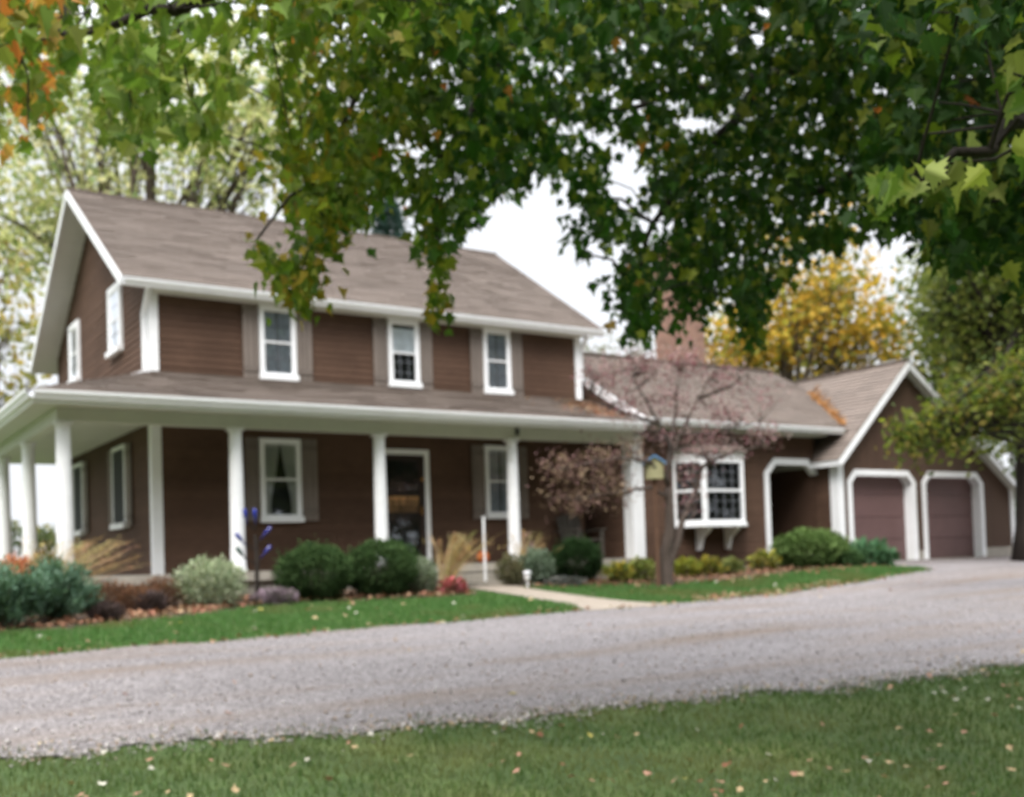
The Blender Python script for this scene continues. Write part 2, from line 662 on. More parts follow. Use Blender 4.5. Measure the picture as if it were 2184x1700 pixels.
def gutter(a, b, out, name='gutter', parent=house):
    """K-style gutter from a to b (top back edge), out = outward unit vector"""
    mb = MB()
    a, b, out = np.array(a, float), np.array(b, float), np.array(out, float)
    z = np.array((0, 0, 1.0))
    prof = [(0, 0), (0, -.12), (.07, -.12), (.085, -.08), (.115, -.045), (.12, 0), (.105, 0), (.1, -.03), (.07, -.1), (.02, -.1), (.02, 0)]
    n = len(prof)
    base = len(mb.v)
    for p in (a, b):
        for (o_, h) in prof:
            mb.v.append(tuple(p + out * o_ + z * h))
    for i in range(n):
        j = (i + 1) % n
        mb.f.append((base + i, base + j, base + n + j, base + n + i))
        mb.c.append(1.0)
    for k in (0, n):
        mb.f.append((base + k, base + k + 1, base + k + 2, base + k + 9))
        mb.c.append(1.0)
        mb.f.append((base + k + 2, base + k + 3, base + k + 4, base + k + 7))
        mb.c.append(1.0)
    return mb.build(name, M['trim'], parent)


gutter((OX0, EY + .0, EZ - .03), (OX1, EY + .0, EZ - .03), (0, -1, 0))
gutter((GLX, GUY, GUZ + .04), (PX1, GUY, GUZ + .04), (0, -1, 0))
gutter((GLX, DY + .2, GUZ + .04), (GLX, GUY - .12, GUZ + .04), (-1, 0, 0))

# corner boards
for (x0, x1, y0, y1, z0, z1) in ((-.035, .13, -.035, .13, .0, 2.49), (-.035, .12, -.035, .12, 3.28, WALLZ - .35), (LX - .12, LX + .03, -.035, .1, 3.28, WALLZ - .35)):
    mb = MB()
    mb.box(x0, x1, y0, y1, z0, z1)
    mb.build('corner_board', M['trim'], house)
# downspouts of the main gutter
mb = MB()
mb.bar((-.06, -.16, EZ - .13), (-.09, .07, EZ - .55), .07, .06)
mb.bar((-.085, .07, EZ - .52), (-.085, .07, 3.3), .07, .06, up=(0, 1, 0))
mb.bar((-.085, .07, 3.34), (-.75, .2, 3.12), .07, .06)
mb.build('downspout', M['trim'], house)
mb = MB()
mb.bar((LX + .08, -.2, EZ - .14), (LX + .08, .04, EZ - .45), .07, .06, up=(1, 0, 0))
mb.bar((LX + .08, .04, EZ - .42), (LX + .08, .04, 3.75), .07, .06, up=(0, 1, 0))
mb.build('downspout', M['trim'], house)

# porch floor, ceiling, beam, roof
mb = MB()
mb.box(PLX - .22, LX + .4, PYC - .2, 0, -.14, 0)
mb.box(PLX - .22, -.002, .002, DY, -.14, -.001)
mb.box(PLX - .14, LX + .4, PYC - .12, -.1, -.6, -.142, col=.75)
mb.box(PLX - .14, -.1, -.098, DY - .1, -.6, -.142, col=.75)
mb.build('porch_floor', M['concrete'], house)
mb = MB()
mb.box(GLX + .02, PX1, GUY + .01, -.02, 2.5, 2.53)
mb.box(GLX + .02, -.02, -.018, DY + .1, 2.5, 2.53)
mb.build('porch_ceiling', M['soffit'], house)
mb = MB()
mb.box(PLX - .1, LX + .3, PYC - .1, PYC + .1, 2.3, 2.498)
mb.box(PLX - .098, PLX + .1, PYC + .102, DY, 2.3, 2.497)
mb.build('porch_beam', M['soffit'], house)
mb = MB()
mb.box(GLX + .0, PX1, GUY, GUY + .025, 2.49, GUZ + .05)
mb.box(GLX, GLX + .025, GUY + .027, DY + .2, 2.49, GUZ + .05)
mb.build('fascia', M['trim'], house)
mb = MB()
FS = math.hypot(-GUY, JZ - GUZ)
fu = np.array((0, -GUY, JZ - GUZ - .04)) / FS
fn = np.array((0, -(JZ - GUZ - .04), -GUY)) / FS
lap(mb, (0, GUY - .05, GUZ + .04), (1, 0, 0), fu, fn, 0, FS + .02, .14, .022, spans_poly(lambda v: GLX * (1 - v / FS) - .03, const(PX1)), .5, .12, base=.95)
FS2 = math.hypot(-GLX, JZ - GUZ)
fu2 = np.array((-GLX, 0, JZ - GUZ - .04)) / FS2
fn2 = np.array((-(JZ - GUZ - .04), 0, -GLX)) / FS2
lap(mb, (GLX - .05, 0, GUZ + .04), (0, 1, 0), fu2, fn2, 0, FS2 + .02, .14, .022, spans_poly(lambda v: GUY * (1 - v / FS2) - .03, const(DY + .2)), .5, .12, base=.95)
mb.build('porch_roof', M['shingle'], house)


def column(x, y):
    mb = MB()
    mb.lathe([(.135, .0), (.135, .05), (.122, .07), (.118, .4), (.113, 1.2), (.100, 2.2), (.100, 2.22), (.108, 2.23), (.108, 2.26)], (x, y, 0), 22)
    mb.box(x - .115, x + .115, y - .115, y + .115, 2.26, 2.302)
    return mb.build('column', M['trim'], house, True)


for (x, y) in ((PLX, PYC), (.973, PYC), (3.519, PYC), (6.272, PYC), (PLX, 1.7), (PLX, 4.4), (PLX, 7.1)):
    o = column(x, y)
    for p in o.data.polygons:
        p.use_smooth = abs(p.normal.z) < .3 and p.area < .2 and len(p.vertices) == 4
mb = MB()
mb.box(6.30, 6.35, PYC - .16, PYC - .1, 2.36, 2.5)
mb.build('hook', M['dark'], house)

# ---- windows


def frame_at(O, U, N):
    O, U, N = np.array(O, float), np.array(U, float), np.array(N, float)
    return lambda x, y, z: O + U * x + N * y + np.array((0, 0, z))


def window(F, x0, x1, z0, z1, cur='lace', cols=2, rows=2, fw=.062, sill=.05, sky_glare=False, low_only=False, dark_reflect=False):
    """x,z extents of the outside of the frame; y outwards"""
    P = .055
    mb = MB()
    mb.box(x0, x0 + fw, .0, P, z0, z1, F)
    mb.box(x1 - fw, x1, .0, P, z0, z1, F)
    mb.box(x0 + fw, x1 - fw, .0, P, z1 - fw, z1, F)
    mb.box(x0 - .02, x1 + .02, .0, P + .05, z0 - sill * .3, z0 + sill + .03, F)
    w = mb.build('window', M['trim'], house)
    a0, a1, b0, b1 = x0 + fw, x1 - fw, z0 + sill + .03, z1 - fw
    mid = (b0 + b1) / 2
    mb = MB()
    mu = MB()
    s = .028
    for (c0, c1, y) in ((b0, mid + .018, .036), (mid - .018, b1, .028)):
        mb.box(a0, a0 + s, y - .012, y + .012, c0, c1, F)
        mb.box(a1 - s, a1, y - .012, y + .012, c0, c1, F)
        mb.box(a0 + s, a1 - s, y - .012, y + .012, c0, c0 + s + .01, F)
        mb.box(a0 + s, a1 - s, y - .012, y + .012, c1 - s - .004, c1, F)
        if low_only and y < .03:
            continue
        for i in range(1, cols):
            xx = a0 + (a1 - a0) * i / cols
            mu.box(xx - .006, xx + .006, y - .006, y + .004, c0 + s + .01, c1 - s - .004, F)
        for i in range(1, rows):
            zz = c0 + (c1 - c0) * i / rows
            mu.box(a0 + s, a1 - s, y - .004, y + .003, zz - .006, zz + .006, F)
    mb.build('sash', M['trim'], w)
    if mu.v:
        mu.build('muntin', M['muntin'], w)
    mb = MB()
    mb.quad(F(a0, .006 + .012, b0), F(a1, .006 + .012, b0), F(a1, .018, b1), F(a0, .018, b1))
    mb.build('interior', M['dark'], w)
    mb = MB()
    mb.quad(F(a0, .031, b0), F(a1, .031, b0), F(a1, .031, b1), F(a0, .031, b1))
    mb.build('pane', M['glass'], w)
    if dark_reflect:  # dark sheet over the pane in place of reflected trees
        mb = MB()
        mb.quad(F(a0, .05, b0), F(a1, .05, b0), F(a1, .05, b1), F(a0, .05, b1))
        mb.build('dark_reflection', M['dark_reflect'], w)
    # curtain: pleated sheets
    def sheet(edge0, edge1, mat, name, zt, zb, n=14, m=8):
        mb = MB()
        for j in range(m):
            ta, tb = j / m, (j + 1) / m
            for i in range(n):
                pa, pb = i / n, (i + 1) / n
                def pt(p, t):
                    e0, e1 = edge0(t), edge1(t)
                    return F(e0 + (e1 - e0) * p, .0225 + .003 * math.sin(p * n * 1.55), zt + (zb - zt) * t)
                mb.quad(pt(pa, ta), pt(pb, ta), pt(pb, tb), pt(pa, tb), col=.85 + .15 * math.sin(i * 1.55) + random.uniform(-.04, .04))
        mb.build(name, mat, w)
    mx = (a0 + a1) / 2
    hw = (a1 - a0) / 2
    if cur == 'tied':
        gap = lambda t: 0.02 + (.62 * min(t / .82, 1) ** 1.25 if t < .82 else .62 - (t - .82) * .4)
        sheet(const(a0 + .002), lambda t: mx - hw * gap(t), M['curtain'], 'curtain', b1, b0)
        sheet(lambda t: mx + hw * gap(t), const(a1 - .002), M['curtain'], 'curtain', b1, b0)
    elif cur == 'lace':
        sheet(const(a0 + .002), const(mx - .02), M['lace'], 'curtain', b1, b0)
        sheet(const(mx + .02), const(a1 - .002), M['lace'], 'curtain', b1, b0)
    if sky_glare:  # white sheet behind the pane standing for sky glare
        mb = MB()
        zl_, zh_ = (b0 + .02, b1) if sky_glare == 'full' else (mid, b1 - .1)
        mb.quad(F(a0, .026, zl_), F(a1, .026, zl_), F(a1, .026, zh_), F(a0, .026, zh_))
        mb.build('sky_glare', M['sky_glare'], w)
    return w


def shutter(F, x0, x1, z0, z1):
    mb = MB()
    n = 3
    for i in range(n):
        a = x0 + (x1 - x0) * i / n
        b = x0 + (x1 - x0) * (i + 1) / n
        mb.box(a + .006, b - .006, .016, .034 + random.uniform(0, .004), z0, z1, F, col=random.uniform(.92, 1.08))
    for zz in (z0 + .16, z1 - .16):
        mb.box(x0 + .012, x1 - .012, .036, .052, zz - .045, zz + .045, F, col=.82)
    mb.box(x0 + .006, x1 - .006, .012, .0155, z0 + .004, z1 - .004, F, col=.4)
    return mb.build('shutter', M['shutter'], house)


FF = frame_at((0, -.014, 0), (1, 0, 0), (0, -1, 0))
window(FF, 1.85, 2.52, 3.34, 4.63, 'lace', 2, 2)
window(FF, 4.35, 5.00, 3.36, 4.63, None, 3, 3, sky_glare=True, low_only=True)
window(FF, 6.45, 7.08, 3.35, 4.64, 'lace', 2, 2)
for a in ((1.55, 1.84), (2.53, 2.83), (4.04, 4.34), (5.01, 5.29), (6.15, 6.44), (7.09, 7.38)):
    shutter(FF, a[0], a[1], 3.34, 4.65)
window(FF, 1.80, 2.55, .85, 2.30, 'tied', 1, 1)
window(FF, 6.40, 7.10, .88, 2.31, 'lace', 1, 1)
for a in ((1.54, 1.79), (2.57, 2.87), (6.10, 6.39), (7.11, 7.41)):
    shutter(FF, a[0], a[1], .86, 2.31)
FL = frame_at((-.014, 0, 0), (0, 1, 0), (-1, 0, 0))
window(FL, 1.72, 2.62, 4.02, 5.27, None, 2, 2, fw=.11, sky_glare='full')
window(FL, 5.20, 6.10, 4.02, 5.27, None, 2, 2, fw=.11, sky_glare='full')
window(FL, 1.62, 2.55, .85, 2.32, 'lace', 1, 1, fw=.07, dark_reflect=True)
window(FL, 5.05, 5.95, .85, 2.32, 'lace', 1, 1, fw=.07, dark_reflect=True)
for a in ((1.28, 1.6), (2.58, 2.9), (4.7, 5.02), (5.98, 6.3)):
    shutter(FL, a[0], a[1], .86, 2.31)

# ---- front door
mb = MB()
dx0, dx1, dz1 = 4.05, 5.13, 2.18
mb.box(dx0, dx0 + .1, 0, .06, 0, dz1, FF)
mb.box(dx1 - .1, dx1, 0, .06, 0, dz1, FF)
mb.box(dx0 + .1, dx1 - .1, 0, .06, dz1 - .1, dz1, FF)
door = mb.build('door_frame', M['trim'], house)
mb = MB()
for (a, b, c, d) in ((dx0 + .1, dx0 + .19, .03, dz1 - .1), (dx1 - .22, dx1 - .1, .03, dz1 - .1), (dx0 + .19, dx1 - .22, dz1 - .2, dz1 - .1), (dx0 + .19, dx1 - .22, .03, .26)):
    mb.box(a, b, .012, .045, c, d, FF)
mb.build('door', M['door'], door)
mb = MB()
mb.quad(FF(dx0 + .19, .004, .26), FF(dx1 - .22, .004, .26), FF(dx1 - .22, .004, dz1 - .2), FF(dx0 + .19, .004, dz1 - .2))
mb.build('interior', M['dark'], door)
mb = MB()
for i in range(24):
    a = dx0 + .19 + (dx1 - dx0 - .41) * i / 24
    b = dx0 + .19 + (dx1 - dx0 - .41) * (i + 1) / 24
    y = .011 + .003 * math.sin(i * 1.7)
    for (c, d, k) in ((1.0, 1.14, .55), (1.14, 1.24, .9), (1.24, 1.30, 1.5)):  # reflected light painted in bands, brightest at the top
        mb.quad(FF(a, y, c), FF(b, y, c), FF(b, y, d), FF(a, y, d), col=k * random.uniform(.55, 1.25))
mb.build('painted_reflection', M['door_reflection'], door)
mb = MB()
mb.quad(FF(dx0 + .19, .022, .26), FF(dx1 - .22, .022, .26), FF(dx1 - .22, .022, dz1 - .2), FF(dx0 + .19, .022, dz1 - .2))
mb.build('pane', M['glass'], door)
mb = MB()
mb.lathe([(.01, 0), (.03, .01), (.035, .03), (.02, .05)], (0, 0, 0), 12)
mb.v = [tuple(FF(4.97 + p[0], .045 + p[2], 1.62 + p[1])) for p in mb.v]
mb.build('knocker', M['brass'], door, True)
mb = MB()
mb.box(4.93, 4.95, .045, .085, .95, 1.1, FF)
mb.build('handle', M['brass'], door)

# ---- steps in front of the door
mb = MB()
mb.box(4.35, 6.05, PYC - .55, PYC - .21, -.6, -.17)
mb.box(4.35, 6.05, PYC - .9, PYC - .552, -.6, -.31, col=.93)
mb.build('step', M['concrete'], house)

# ------------------------------------------------------------------ wing with bay window and breezeway
WX0, WX1, WYF = 9.16, 14.62, PYC
WES = .571
WRY = 1.75
WEZ = 2.771
WRZ = WEZ + WES * (WRY - GUY)
WTOP = WEZ + WES * (WYF - GUY) - .1
AX0, AX1, AZ1, ACH = 12.98, 14.70, 2.06, .33


def arch_top(x, x0, x1, z1, ch):
    return z1 - max(0, ch - (x - x0)) * .95 - max(0, ch - (x1 - x)) * .95


def wing_spans(v, w):
    z = (v + w) / 2 - .2
    if z < AZ1 - ACH:
        a, b = AX0 + .1, AX1
    elif z < AZ1 - .1:
        k = (z - (AZ1 - ACH)) / .95
        a, b = AX0 + .1 + k, AX1 - k
    else:
        return [(WX0, WX1, WX0, WX1)]
    return [(WX0, a, WX0, a)] + ([(b, WX1, b, WX1)] if b < WX1 - .02 else [])


mb = MB()
lap(mb, (0, WYF, -.2), (1, 0, 0), (0, 0, 1), (0, -1, 0), 0, WTOP + .2, .115, .014, wing_spans, 3.0, .07)
mb.build('wall', M['siding'], house)
mb = MB()
wlo = lambda z: WYF if z <= WTOP else WYF + (z - WTOP) / WES
whi = lambda z: 4.7 if z <= WTOP else 4.7 - (z - WTOP) / WES
lap(mb, (WX0, 0, 0), (0, 1, 0), (0, 0, 1), (-1, 0, 0), -.2, WRZ - .15, .115, .014, spans_poly(wlo, whi), 3.0, .07)
lap(mb, (WX0, 4.7, -.3), (1, 0, 0), (0, 0, 1), (0, 1, 0), 0, WTOP + .3, .115, .014, spans_poly(const(0), const(WX1 - WX0)), 3.0, .07)
mb.build('wall', M['siding'], house)
mb = MB()
mb.box(WX0 + .03, AX0, WYF + .03, 4.65, -.6, -.2)
mb.box(AX0 + .002, WX1, WYF + .01, 4.65, -.6, -.02)
mb.build('foundation', M['concrete'], house)
# breezeway interior
mb = MB()
bx0, bx1, by1 = AX0 + .08, WX1 - .01, WYF + 2.6
mb.quad((bx0, WYF + .02, -.02), (bx0, by1, -.02), (bx0, by1, WTOP - .1), (bx0, WYF + .02, WTOP - .1), col=.8)
mb.quad((bx0, by1, -.02), (bx1, by1, -.02), (bx1, by1, WTOP - .1), (bx0, by1, WTOP - .1), col=.8)
mb.quad((bx1, by1, -.02), (bx1, WYF + .02, -.02), (bx1, WYF + .02, WTOP - .1), (bx1, by1, WTOP - .1), col=.8)
mb.quad((bx0, WYF + .02, WTOP - .1), (bx1, WYF + .02, WTOP - .1), (bx1, by1, WTOP - .1), (bx0, by1, WTOP - .1), col=.8)
mb.build('breezeway', M['siding'], house)


def arch_frame(F, x0, x1, z0, z1, ch, w, y0, y1, name='frame', mat=None, right_leg=True):
    k = w * .42
    outer = [(x0, z0), (x0, z1 - ch), (x0 + ch, z1), (x1 - ch, z1), (x1, z1 - ch), (x1, z0)]
    inner = [(x0 + w, z0), (x0 + w, z1 - ch - k + .02), (x0 + ch + k - .02, z1 - w), (x1 - ch - k + .02, z1 - w), (x1 - w, z1 - ch - k + .02), (x1 - w, z0)]
    mb = MB()
    for i in range(5 if right_leg else 4):
        o0, o1, i0, i1 = outer[i], outer[i + 1], inner[i], inner[i + 1]
        mb.hexa([F(o0[0], y0, o0[1]), F(i0[0], y0, i0[1]), F(i1[0], y0, i1[1]), F(o1[0], y0, o1[1]),
                 F(o0[0], y1, o0[1]), F(i0[0], y1, i0[1]), F(i1[0], y1, i1[1]), F(o1[0], y1, o1[1])])
    return mb.build(name, mat or M['trim'], house)


FW = frame_at((0, WYF, 0), (1, 0, 0), (0, -1, 0))
arch_frame(FW, AX0 - .03, AX1 + .02, -.03, AZ1 + .05, ACH, .14, -.1, .04, 'arch_frame', right_leg=False)
# corner board pair where the porch meets the wing
mb = MB()
mb.box(WX0 - .03, WX0 + .27, WYF - .04, WYF + .24, -.02, 2.49)
mb.build('corner_board', M['trim'], house)
# wing roof
wc = 1 / math.sqrt(1 + WES ** 2)
ws = WES * wc
wl = (WRY - GUY) / wc
WRX1 = 16.6
mb = MB()
lap(mb, (PX1 + .0, GUY - .05, WEZ - .03), (1, 0, 0), (0, wc, ws), (0, -ws, wc), 0, wl + .05, .14, .024, spans_poly(const(0), const(WRX1 - PX1)), .5, .10)
lap(mb, (PX1 + .0, 2 * WRY - GUY, WEZ), (1, 0, 0), (0, -wc, ws), (0, ws, wc), 0, wl, .14, .024, spans_poly(const(0), const(WRX1 - PX1)), .5, .10)
mb.bar((PX1 - .0, WRY, WRZ + .03), (WRX1, WRY, WRZ + .03), .2, .03, col=.9)
mb.build('roof', M['shingle'], house)
mb = MB()
slab(mb, (PX1 + .01, GUY, WEZ), (WRX1 - .02, GUY, WEZ), (WRX1 - .02, WRY, WRZ), (PX1 + .01, WRY, WRZ), .12)
slab(mb, (PX1 + .01, WRY, WRZ), (WRX1 - .02, WRY, WRZ), (WRX1 - .02, 2 * WRY - GUY, WEZ), (PX1 + .01, 2 * WRY - GUY, WEZ), .12)
mb.build('soffit', M['soffit'], house)
mb = MB()
mb.bar((PX1 + .0, GUY - .02, WEZ - .06), (PX1 + .0, WRY, WRZ - .05), .035, .15)
mb.build('rake_board', M['trim'], house)
gutter((PX1 + .03, GUY, WEZ + .0), (15.0, GUY, WEZ + .0), (0, -1, 0))
mb = MB()
mb.box(WX0 + .3, WX1, WYF - .42, WYF - .015, WEZ - .16, WEZ - .13)
mb.build('soffit', M['soffit'], house)

# ---- bay window
BF = WYF - .45
bxa, bxb = 10.72, 11.86
bz0, bz1 = .66, 2.03
corners = [(bxa - .45, WYF - .005), (bxa, BF), (bxb, BF), (bxb + .45, WYF - .005)]


def offset_poly(pts, d):
    (x0, y0), (x1, y1), (x2, y2), (x3, y3) = pts
    return [(x0 - d * 1.41, y0), (x1 - d * .41, y1 - d), (x2 + d * .41, y2 - d), (x3 + d * 1.41, y3)]


def prism(mb, pts, z0, z1, pts2=None, col=None):
    pts2 = pts2 or pts
    n = len(pts)
    b = len(mb.v)
    mb.v += [(p[0], p[1], z0) for p in pts] + [(p[0], p[1], z1) for p in pts2]
    mb.f.append(tuple(b + i for i in reversed(range(n))))
    mb.f.append(tuple(b + n + i for i in range(n)))
    for i in range(n):
        j = (i + 1) % n
        mb.f.append((b + i, b + j, b + n + j, b + n + i))
    mb.c += [col if col is not None else 1.0] * (n + 2)


mb = MB()
prism(mb, offset_poly(corners, .05), bz0 - .07, bz0)
bay = mb.build('bay_window', M['trim'], house)
mb = MB()
prism(mb, offset_poly(corners, .03), bz1, bz1 + .12)
mb.build('head_board', M['trim'], bay)
mb = MB()
prism(mb, offset_poly(corners, .1), bz1 + .122, bz1 + .46, [(bxa - .25, WYF - .005), (bxa + .1, WYF - .04), (bxb - .1, WYF - .04), (bxb + .25, WYF - .005)])
mb.build('bay_roof', M['shingle'], bay)
for i in range(3):
    p, q_ = np.array(corners[i]), np.array(corners[i + 1])
    L_ = np.linalg.norm(q_ - p)
    U_ = np.array([*(q_ - p) / L_, 0])
    N_ = np.array([U_[1], -U_[0], 0])
    Fb = frame_at((p[0], p[1], 0), U_, N_)
    mb = MB()
    mu = MB()
    e0 = .075 if i == 1 else .06
    mb.box(0, e0, -.04, .012, bz0, bz1, Fb)
    mb.box(L_ - e0, L_, -.04, .012, bz0, bz1, Fb)
    mb.box(e0, L_ - e0, -.04, .012, bz0, bz0 + .07, Fb)
    mb.box(e0, L_ - e0, -.04, .012, bz1 - .1, bz1, Fb)
    md = (bz0 + bz1) / 2
    mb.box(e0, L_ - e0, -.035, .008, md - .025, md + .025, Fb)
    cols_ = 4 if i == 1 else 2
    for k in range(1, cols_):
        xx = e0 + (L_ - 2 * e0) * k / cols_
        mu.box(xx - .005, xx + .005, -.02, -.004, bz0 + .07, md - .025, Fb)
        mu.box(xx - .005, xx + .005, -.02, -.004, md + .025, bz1 - .1, Fb)
    for (c0, c1) in ((bz0 + .07, md - .025), (md + .025, bz1 - .1)):
        for k in range(1, 3):
            zz = c0 + (c1 - c0) * k / 3
            mu.box(e0, L_ - e0, -.018, -.005, zz - .006, zz + .006, Fb)
    mb.build('sash', M['trim'], bay)
    mu.build('muntin', M['muntin'], bay)
    mb = MB()
    mb.quad(Fb(e0, -.025, bz0 + .07), Fb(L_ - e0, -.025, bz0 + .07), Fb(L_ - e0, -.025, bz1 - .1), Fb(e0, -.025, bz1 - .1))
    mb.build('pane', M['glass'], bay)
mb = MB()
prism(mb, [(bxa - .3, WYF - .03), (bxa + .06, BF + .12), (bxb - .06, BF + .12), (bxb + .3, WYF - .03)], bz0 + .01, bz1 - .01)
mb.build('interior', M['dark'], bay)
for x in (bxa + .12, bxb - .2):
    mb = MB()
    P3 = [(x, WYF - .015, bz0 - .07), (x, BF + .02, bz0 - .07), (x, BF + .02, bz0 - .13), (x, WYF - .2, bz0 - .3), (x, WYF - .12, bz0 - .55), (x, WYF - .015, bz0 - .55)]
    n = len(P3)
    b = len(mb.v)
    mb.v += P3 + [(p[0] + .07, p[1], p[2]) for p in P3]
    mb.f += [tuple(b + i for i in range(n)), tuple(b + n + i for i in reversed(range(n)))] + [(b + i, b + n + i, b + n + (i + 1) % n, b + (i + 1) % n) for i in range(n)]
    mb.c += [1.0] * (n + 2)
    mb.build('bracket', M['trim'], bay)

# ------------------------------------------------------------------ garage
GX0, GXA, GX1, GY = 14.69, 17.085, 21.5, -1.8
GZA, GZL, GZR = 4.43, 2.226, 1.473
GSL, GSR = (GZA - GZL) / (GXA - GX0), (GZA - GZR) / (GX1 - GXA)
GB = -.06
GBK = 5.2
doors = ((15.0, 17.46, 1.84), (17.72, 20.2, 1.84))
DCH = .27


def gar_spans(v, w):
    x = GX0 + (v + w) / 2
    top = lambda xx: GZA - (GXA - xx) * GSL - .08 if xx < GXA else GZA - (xx - GXA) * GSR - .08
    t0, t1 = top(GX0 + v), top(GX0 + w)
    for (a, b, z1) in doors:
        if a + .1 < x < b - .1:
            o = arch_top(x, a + .1, b - .1, z1 - .1, DCH)
            return [(o, t0, o, t1)]
    return [(GB, t0, GB, t1)]


mb = MB()
lap(mb, (GX0, GY, 0), (0, 0, 1), (1, 0, 0), (0, -1, 0), 0, GX1 - GX0, .1, .008, gar_spans, 4.0, .06)
mb.build('wall', M['siding_v'], house)
mb = MB()
lap(mb, (GX0, GY, GB), (0, 1, 0), (0, 0, 1), (-1, 0, 0), 0, GZL - GB, .115, .014, spans_poly(const(0), const(GBK - GY)), 3, .07)
lap(mb, (GX1, GY, GB), (0, 1, 0), (0, 0, 1), (1, 0, 0), 0, GZR - GB, .115, .014, spans_poly(const(0), const(GBK - GY)), 3, .07)
lap(mb, (GX0, GBK, 0), (0, 0, 1), (1, 0, 0), (0, 1, 0), 0, GX1 - GX0, .115, .008, lambda v, w: [(GB, GZA - (GXA - GX0 - v) * GSL - .08 if v < GXA - GX0 else GZA - (v + GX0 - GXA) * GSR - .08, GB, GZA - (GXA - GX0 - w) * GSL - .08 if w < GXA - GX0 else GZA - (w + GX0 - GXA) * GSR - .08)], 4, .06)
mb.build('wall', M['siding'], house)
for boxes in (((GX0 - .02, GX0 + .2, GY - .03, GY + .25), (GX0 - .02, GX0 + .1, GY + .25, GBK)),
              ((doors[0][1] - .02, doors[1][0] + .02, GY + .01, GY + .25),),
              ((doors[1][1] - .02, GX1 + .03, GY - .03, GY + .25), (GX1 - .1, GX1 + .025, GY + .25, GBK))):
    mb = MB()
    for (xa, xb, ya, yb) in boxes:
        mb.box(xa, xb, ya, yb, -.6, GB)
    mb.build('foundation', M['concrete'], house)
FG = frame_at((0, GY, 0), (1, 0, 0), (0, -1, 0))
for (a, b, z1) in doors:
    arch_frame(FG, a, b, -.285, z1, DCH, .135, -.24, .035, 'door_frame')
    mb = MB()
    zz = -.30
    for k in range(4):
        h = .53
        mb.box(a + .12, b - .12, -.24, -.21, zz, min(zz + h - .012, z1 - .08), FG, col=random.uniform(.96, 1.04))
        zz += h
    gd = mb.build('garage_door', M['garage_door'], house)
# garage corner boards
mb = MB()
mb.box(GX0 - .03, GX0 + .16, GY - .035, GY + .2, GB, GZL - .03)
mb.build('corner_board', M['trim'], house)
mb = MB()
mb.box(GX1 - .12, GX1 + .03, GY - .035, GY + .15, GB, GZR - .03)
mb.build('corner_board', M['trim'], house)
# garage roof
gyf, gyb = GY - .25, GBK + .3
gc = 1 / math.sqrt(1 + GSL ** 2)
xl = GX0 - .22
zl = GZA - (GXA - xl) * GSL
mb = MB()
lap(mb, (xl - .03, gyf - .02, zl), (0, 1, 0), (gc, 0, GSL * gc), (-GSL * gc, 0, gc), 0, (GXA - xl) / gc + .04, .14, .024, spans_poly(const(0), const(gyb - gyf + .04)), .5, .10)
gc2 = 1 / math.sqrt(1 + GSR ** 2)
xr = GX1 + .22
zr = GZA - (xr - GXA) * GSR
lap(mb, (xr + .03, gyf - .02, zr), (0, 1, 0), (-gc2, 0, GSR * gc2), (GSR * gc2, 0, gc2), 0, (xr - GXA) / gc2 + .04, .14, .024, spans_poly(const(0), const(gyb - gyf + .04)), .5, .10)
mb.bar((GXA, gyf - .02, GZA + .03), (GXA, gyb, GZA + .03), .2, .03, up=(0, 0, 1), col=.9)
mb.build('roof', M['shingle'], house)
mb = MB()
slab(mb, (xl, gyf, zl), (GXA, gyf, GZA), (GXA, gyb, GZA), (xl, gyb, zl), .12)
slab(mb, (GXA, gyf, GZA), (xr, gyf, zr), (xr, gyb, zr), (GXA, gyb, GZA), .12)
mb.build('soffit', M['soffit'], house)
for (xa, za) in ((xl, zl), (xr, zr)):
    mb = MB()
    mb.bar((xa, gyf - .015, za - .1), (GXA + (.0), gyf - .015, GZA - .1), .03, .12)
    mb.build('rake_board', M['trim'], house)
mb = MB()
mb.box(xl - .02, xl + .01, gyf, WYF - .03, zl - .13, zl - .01)
mb.build('fascia', M['trim'], house)
mb = MB()
mb.box(xr - .01, xr + .02, gyf, gyb, zr - .13, zr - .01)
mb.build('fascia', M['trim'], house)

# chimney
mb = MB()
mb.box(13.33, 14.15, 1.7, 2.62, 3.5, 7.6)
ch = mb.build('chimney', M['brick'], house)
mb = MB()
mb.box(13.26, 14.22, 1.63, 2.69, 7.602, 7.78)
mb.box(13.33, 14.15, 1.7, 2.62, 7.782, 7.86)
mb.build('chimney_cap', M['brick'], ch)

# ------------------------------------------------------------------ ground, drive, beds, path


def sheet_from_rows(name, rows, mat, lift):
    """rows: list of lists of (x,y)"""
    mb = MB()
    n = len(rows[0])
    for r in rows:
        for (x, y) in r:
            mb.v.append((x, y, float(gz(x, y)) + lift))
    for i in range(len(rows) - 1):
        for j in range(n - 1):
            mb.f.append((i * n + j, i * n + j + 1, (i + 1) * n + j + 1, (i + 1) * n + j))
            mb.c.append(1.0)
    return mb.build(name, mat, None, True)


xs = np.unique(np.concatenate([np.linspace(-400, -30, 12), np.arange(-30, 45, .5), np.linspace(45, 500, 12)]))
ys = np.unique(np.concatenate([np.linspace(-300, -45, 8), np.arange(-45, -2, .5), [-1.5], np.arange(-1, 12, 1.0), np.linspace(12, 700, 14)]))
o = sheet_from_rows('lawn', [[(x, y) for x in xs] for y in ys], M['lawn'], 0)
o["kind"] = 'structure'

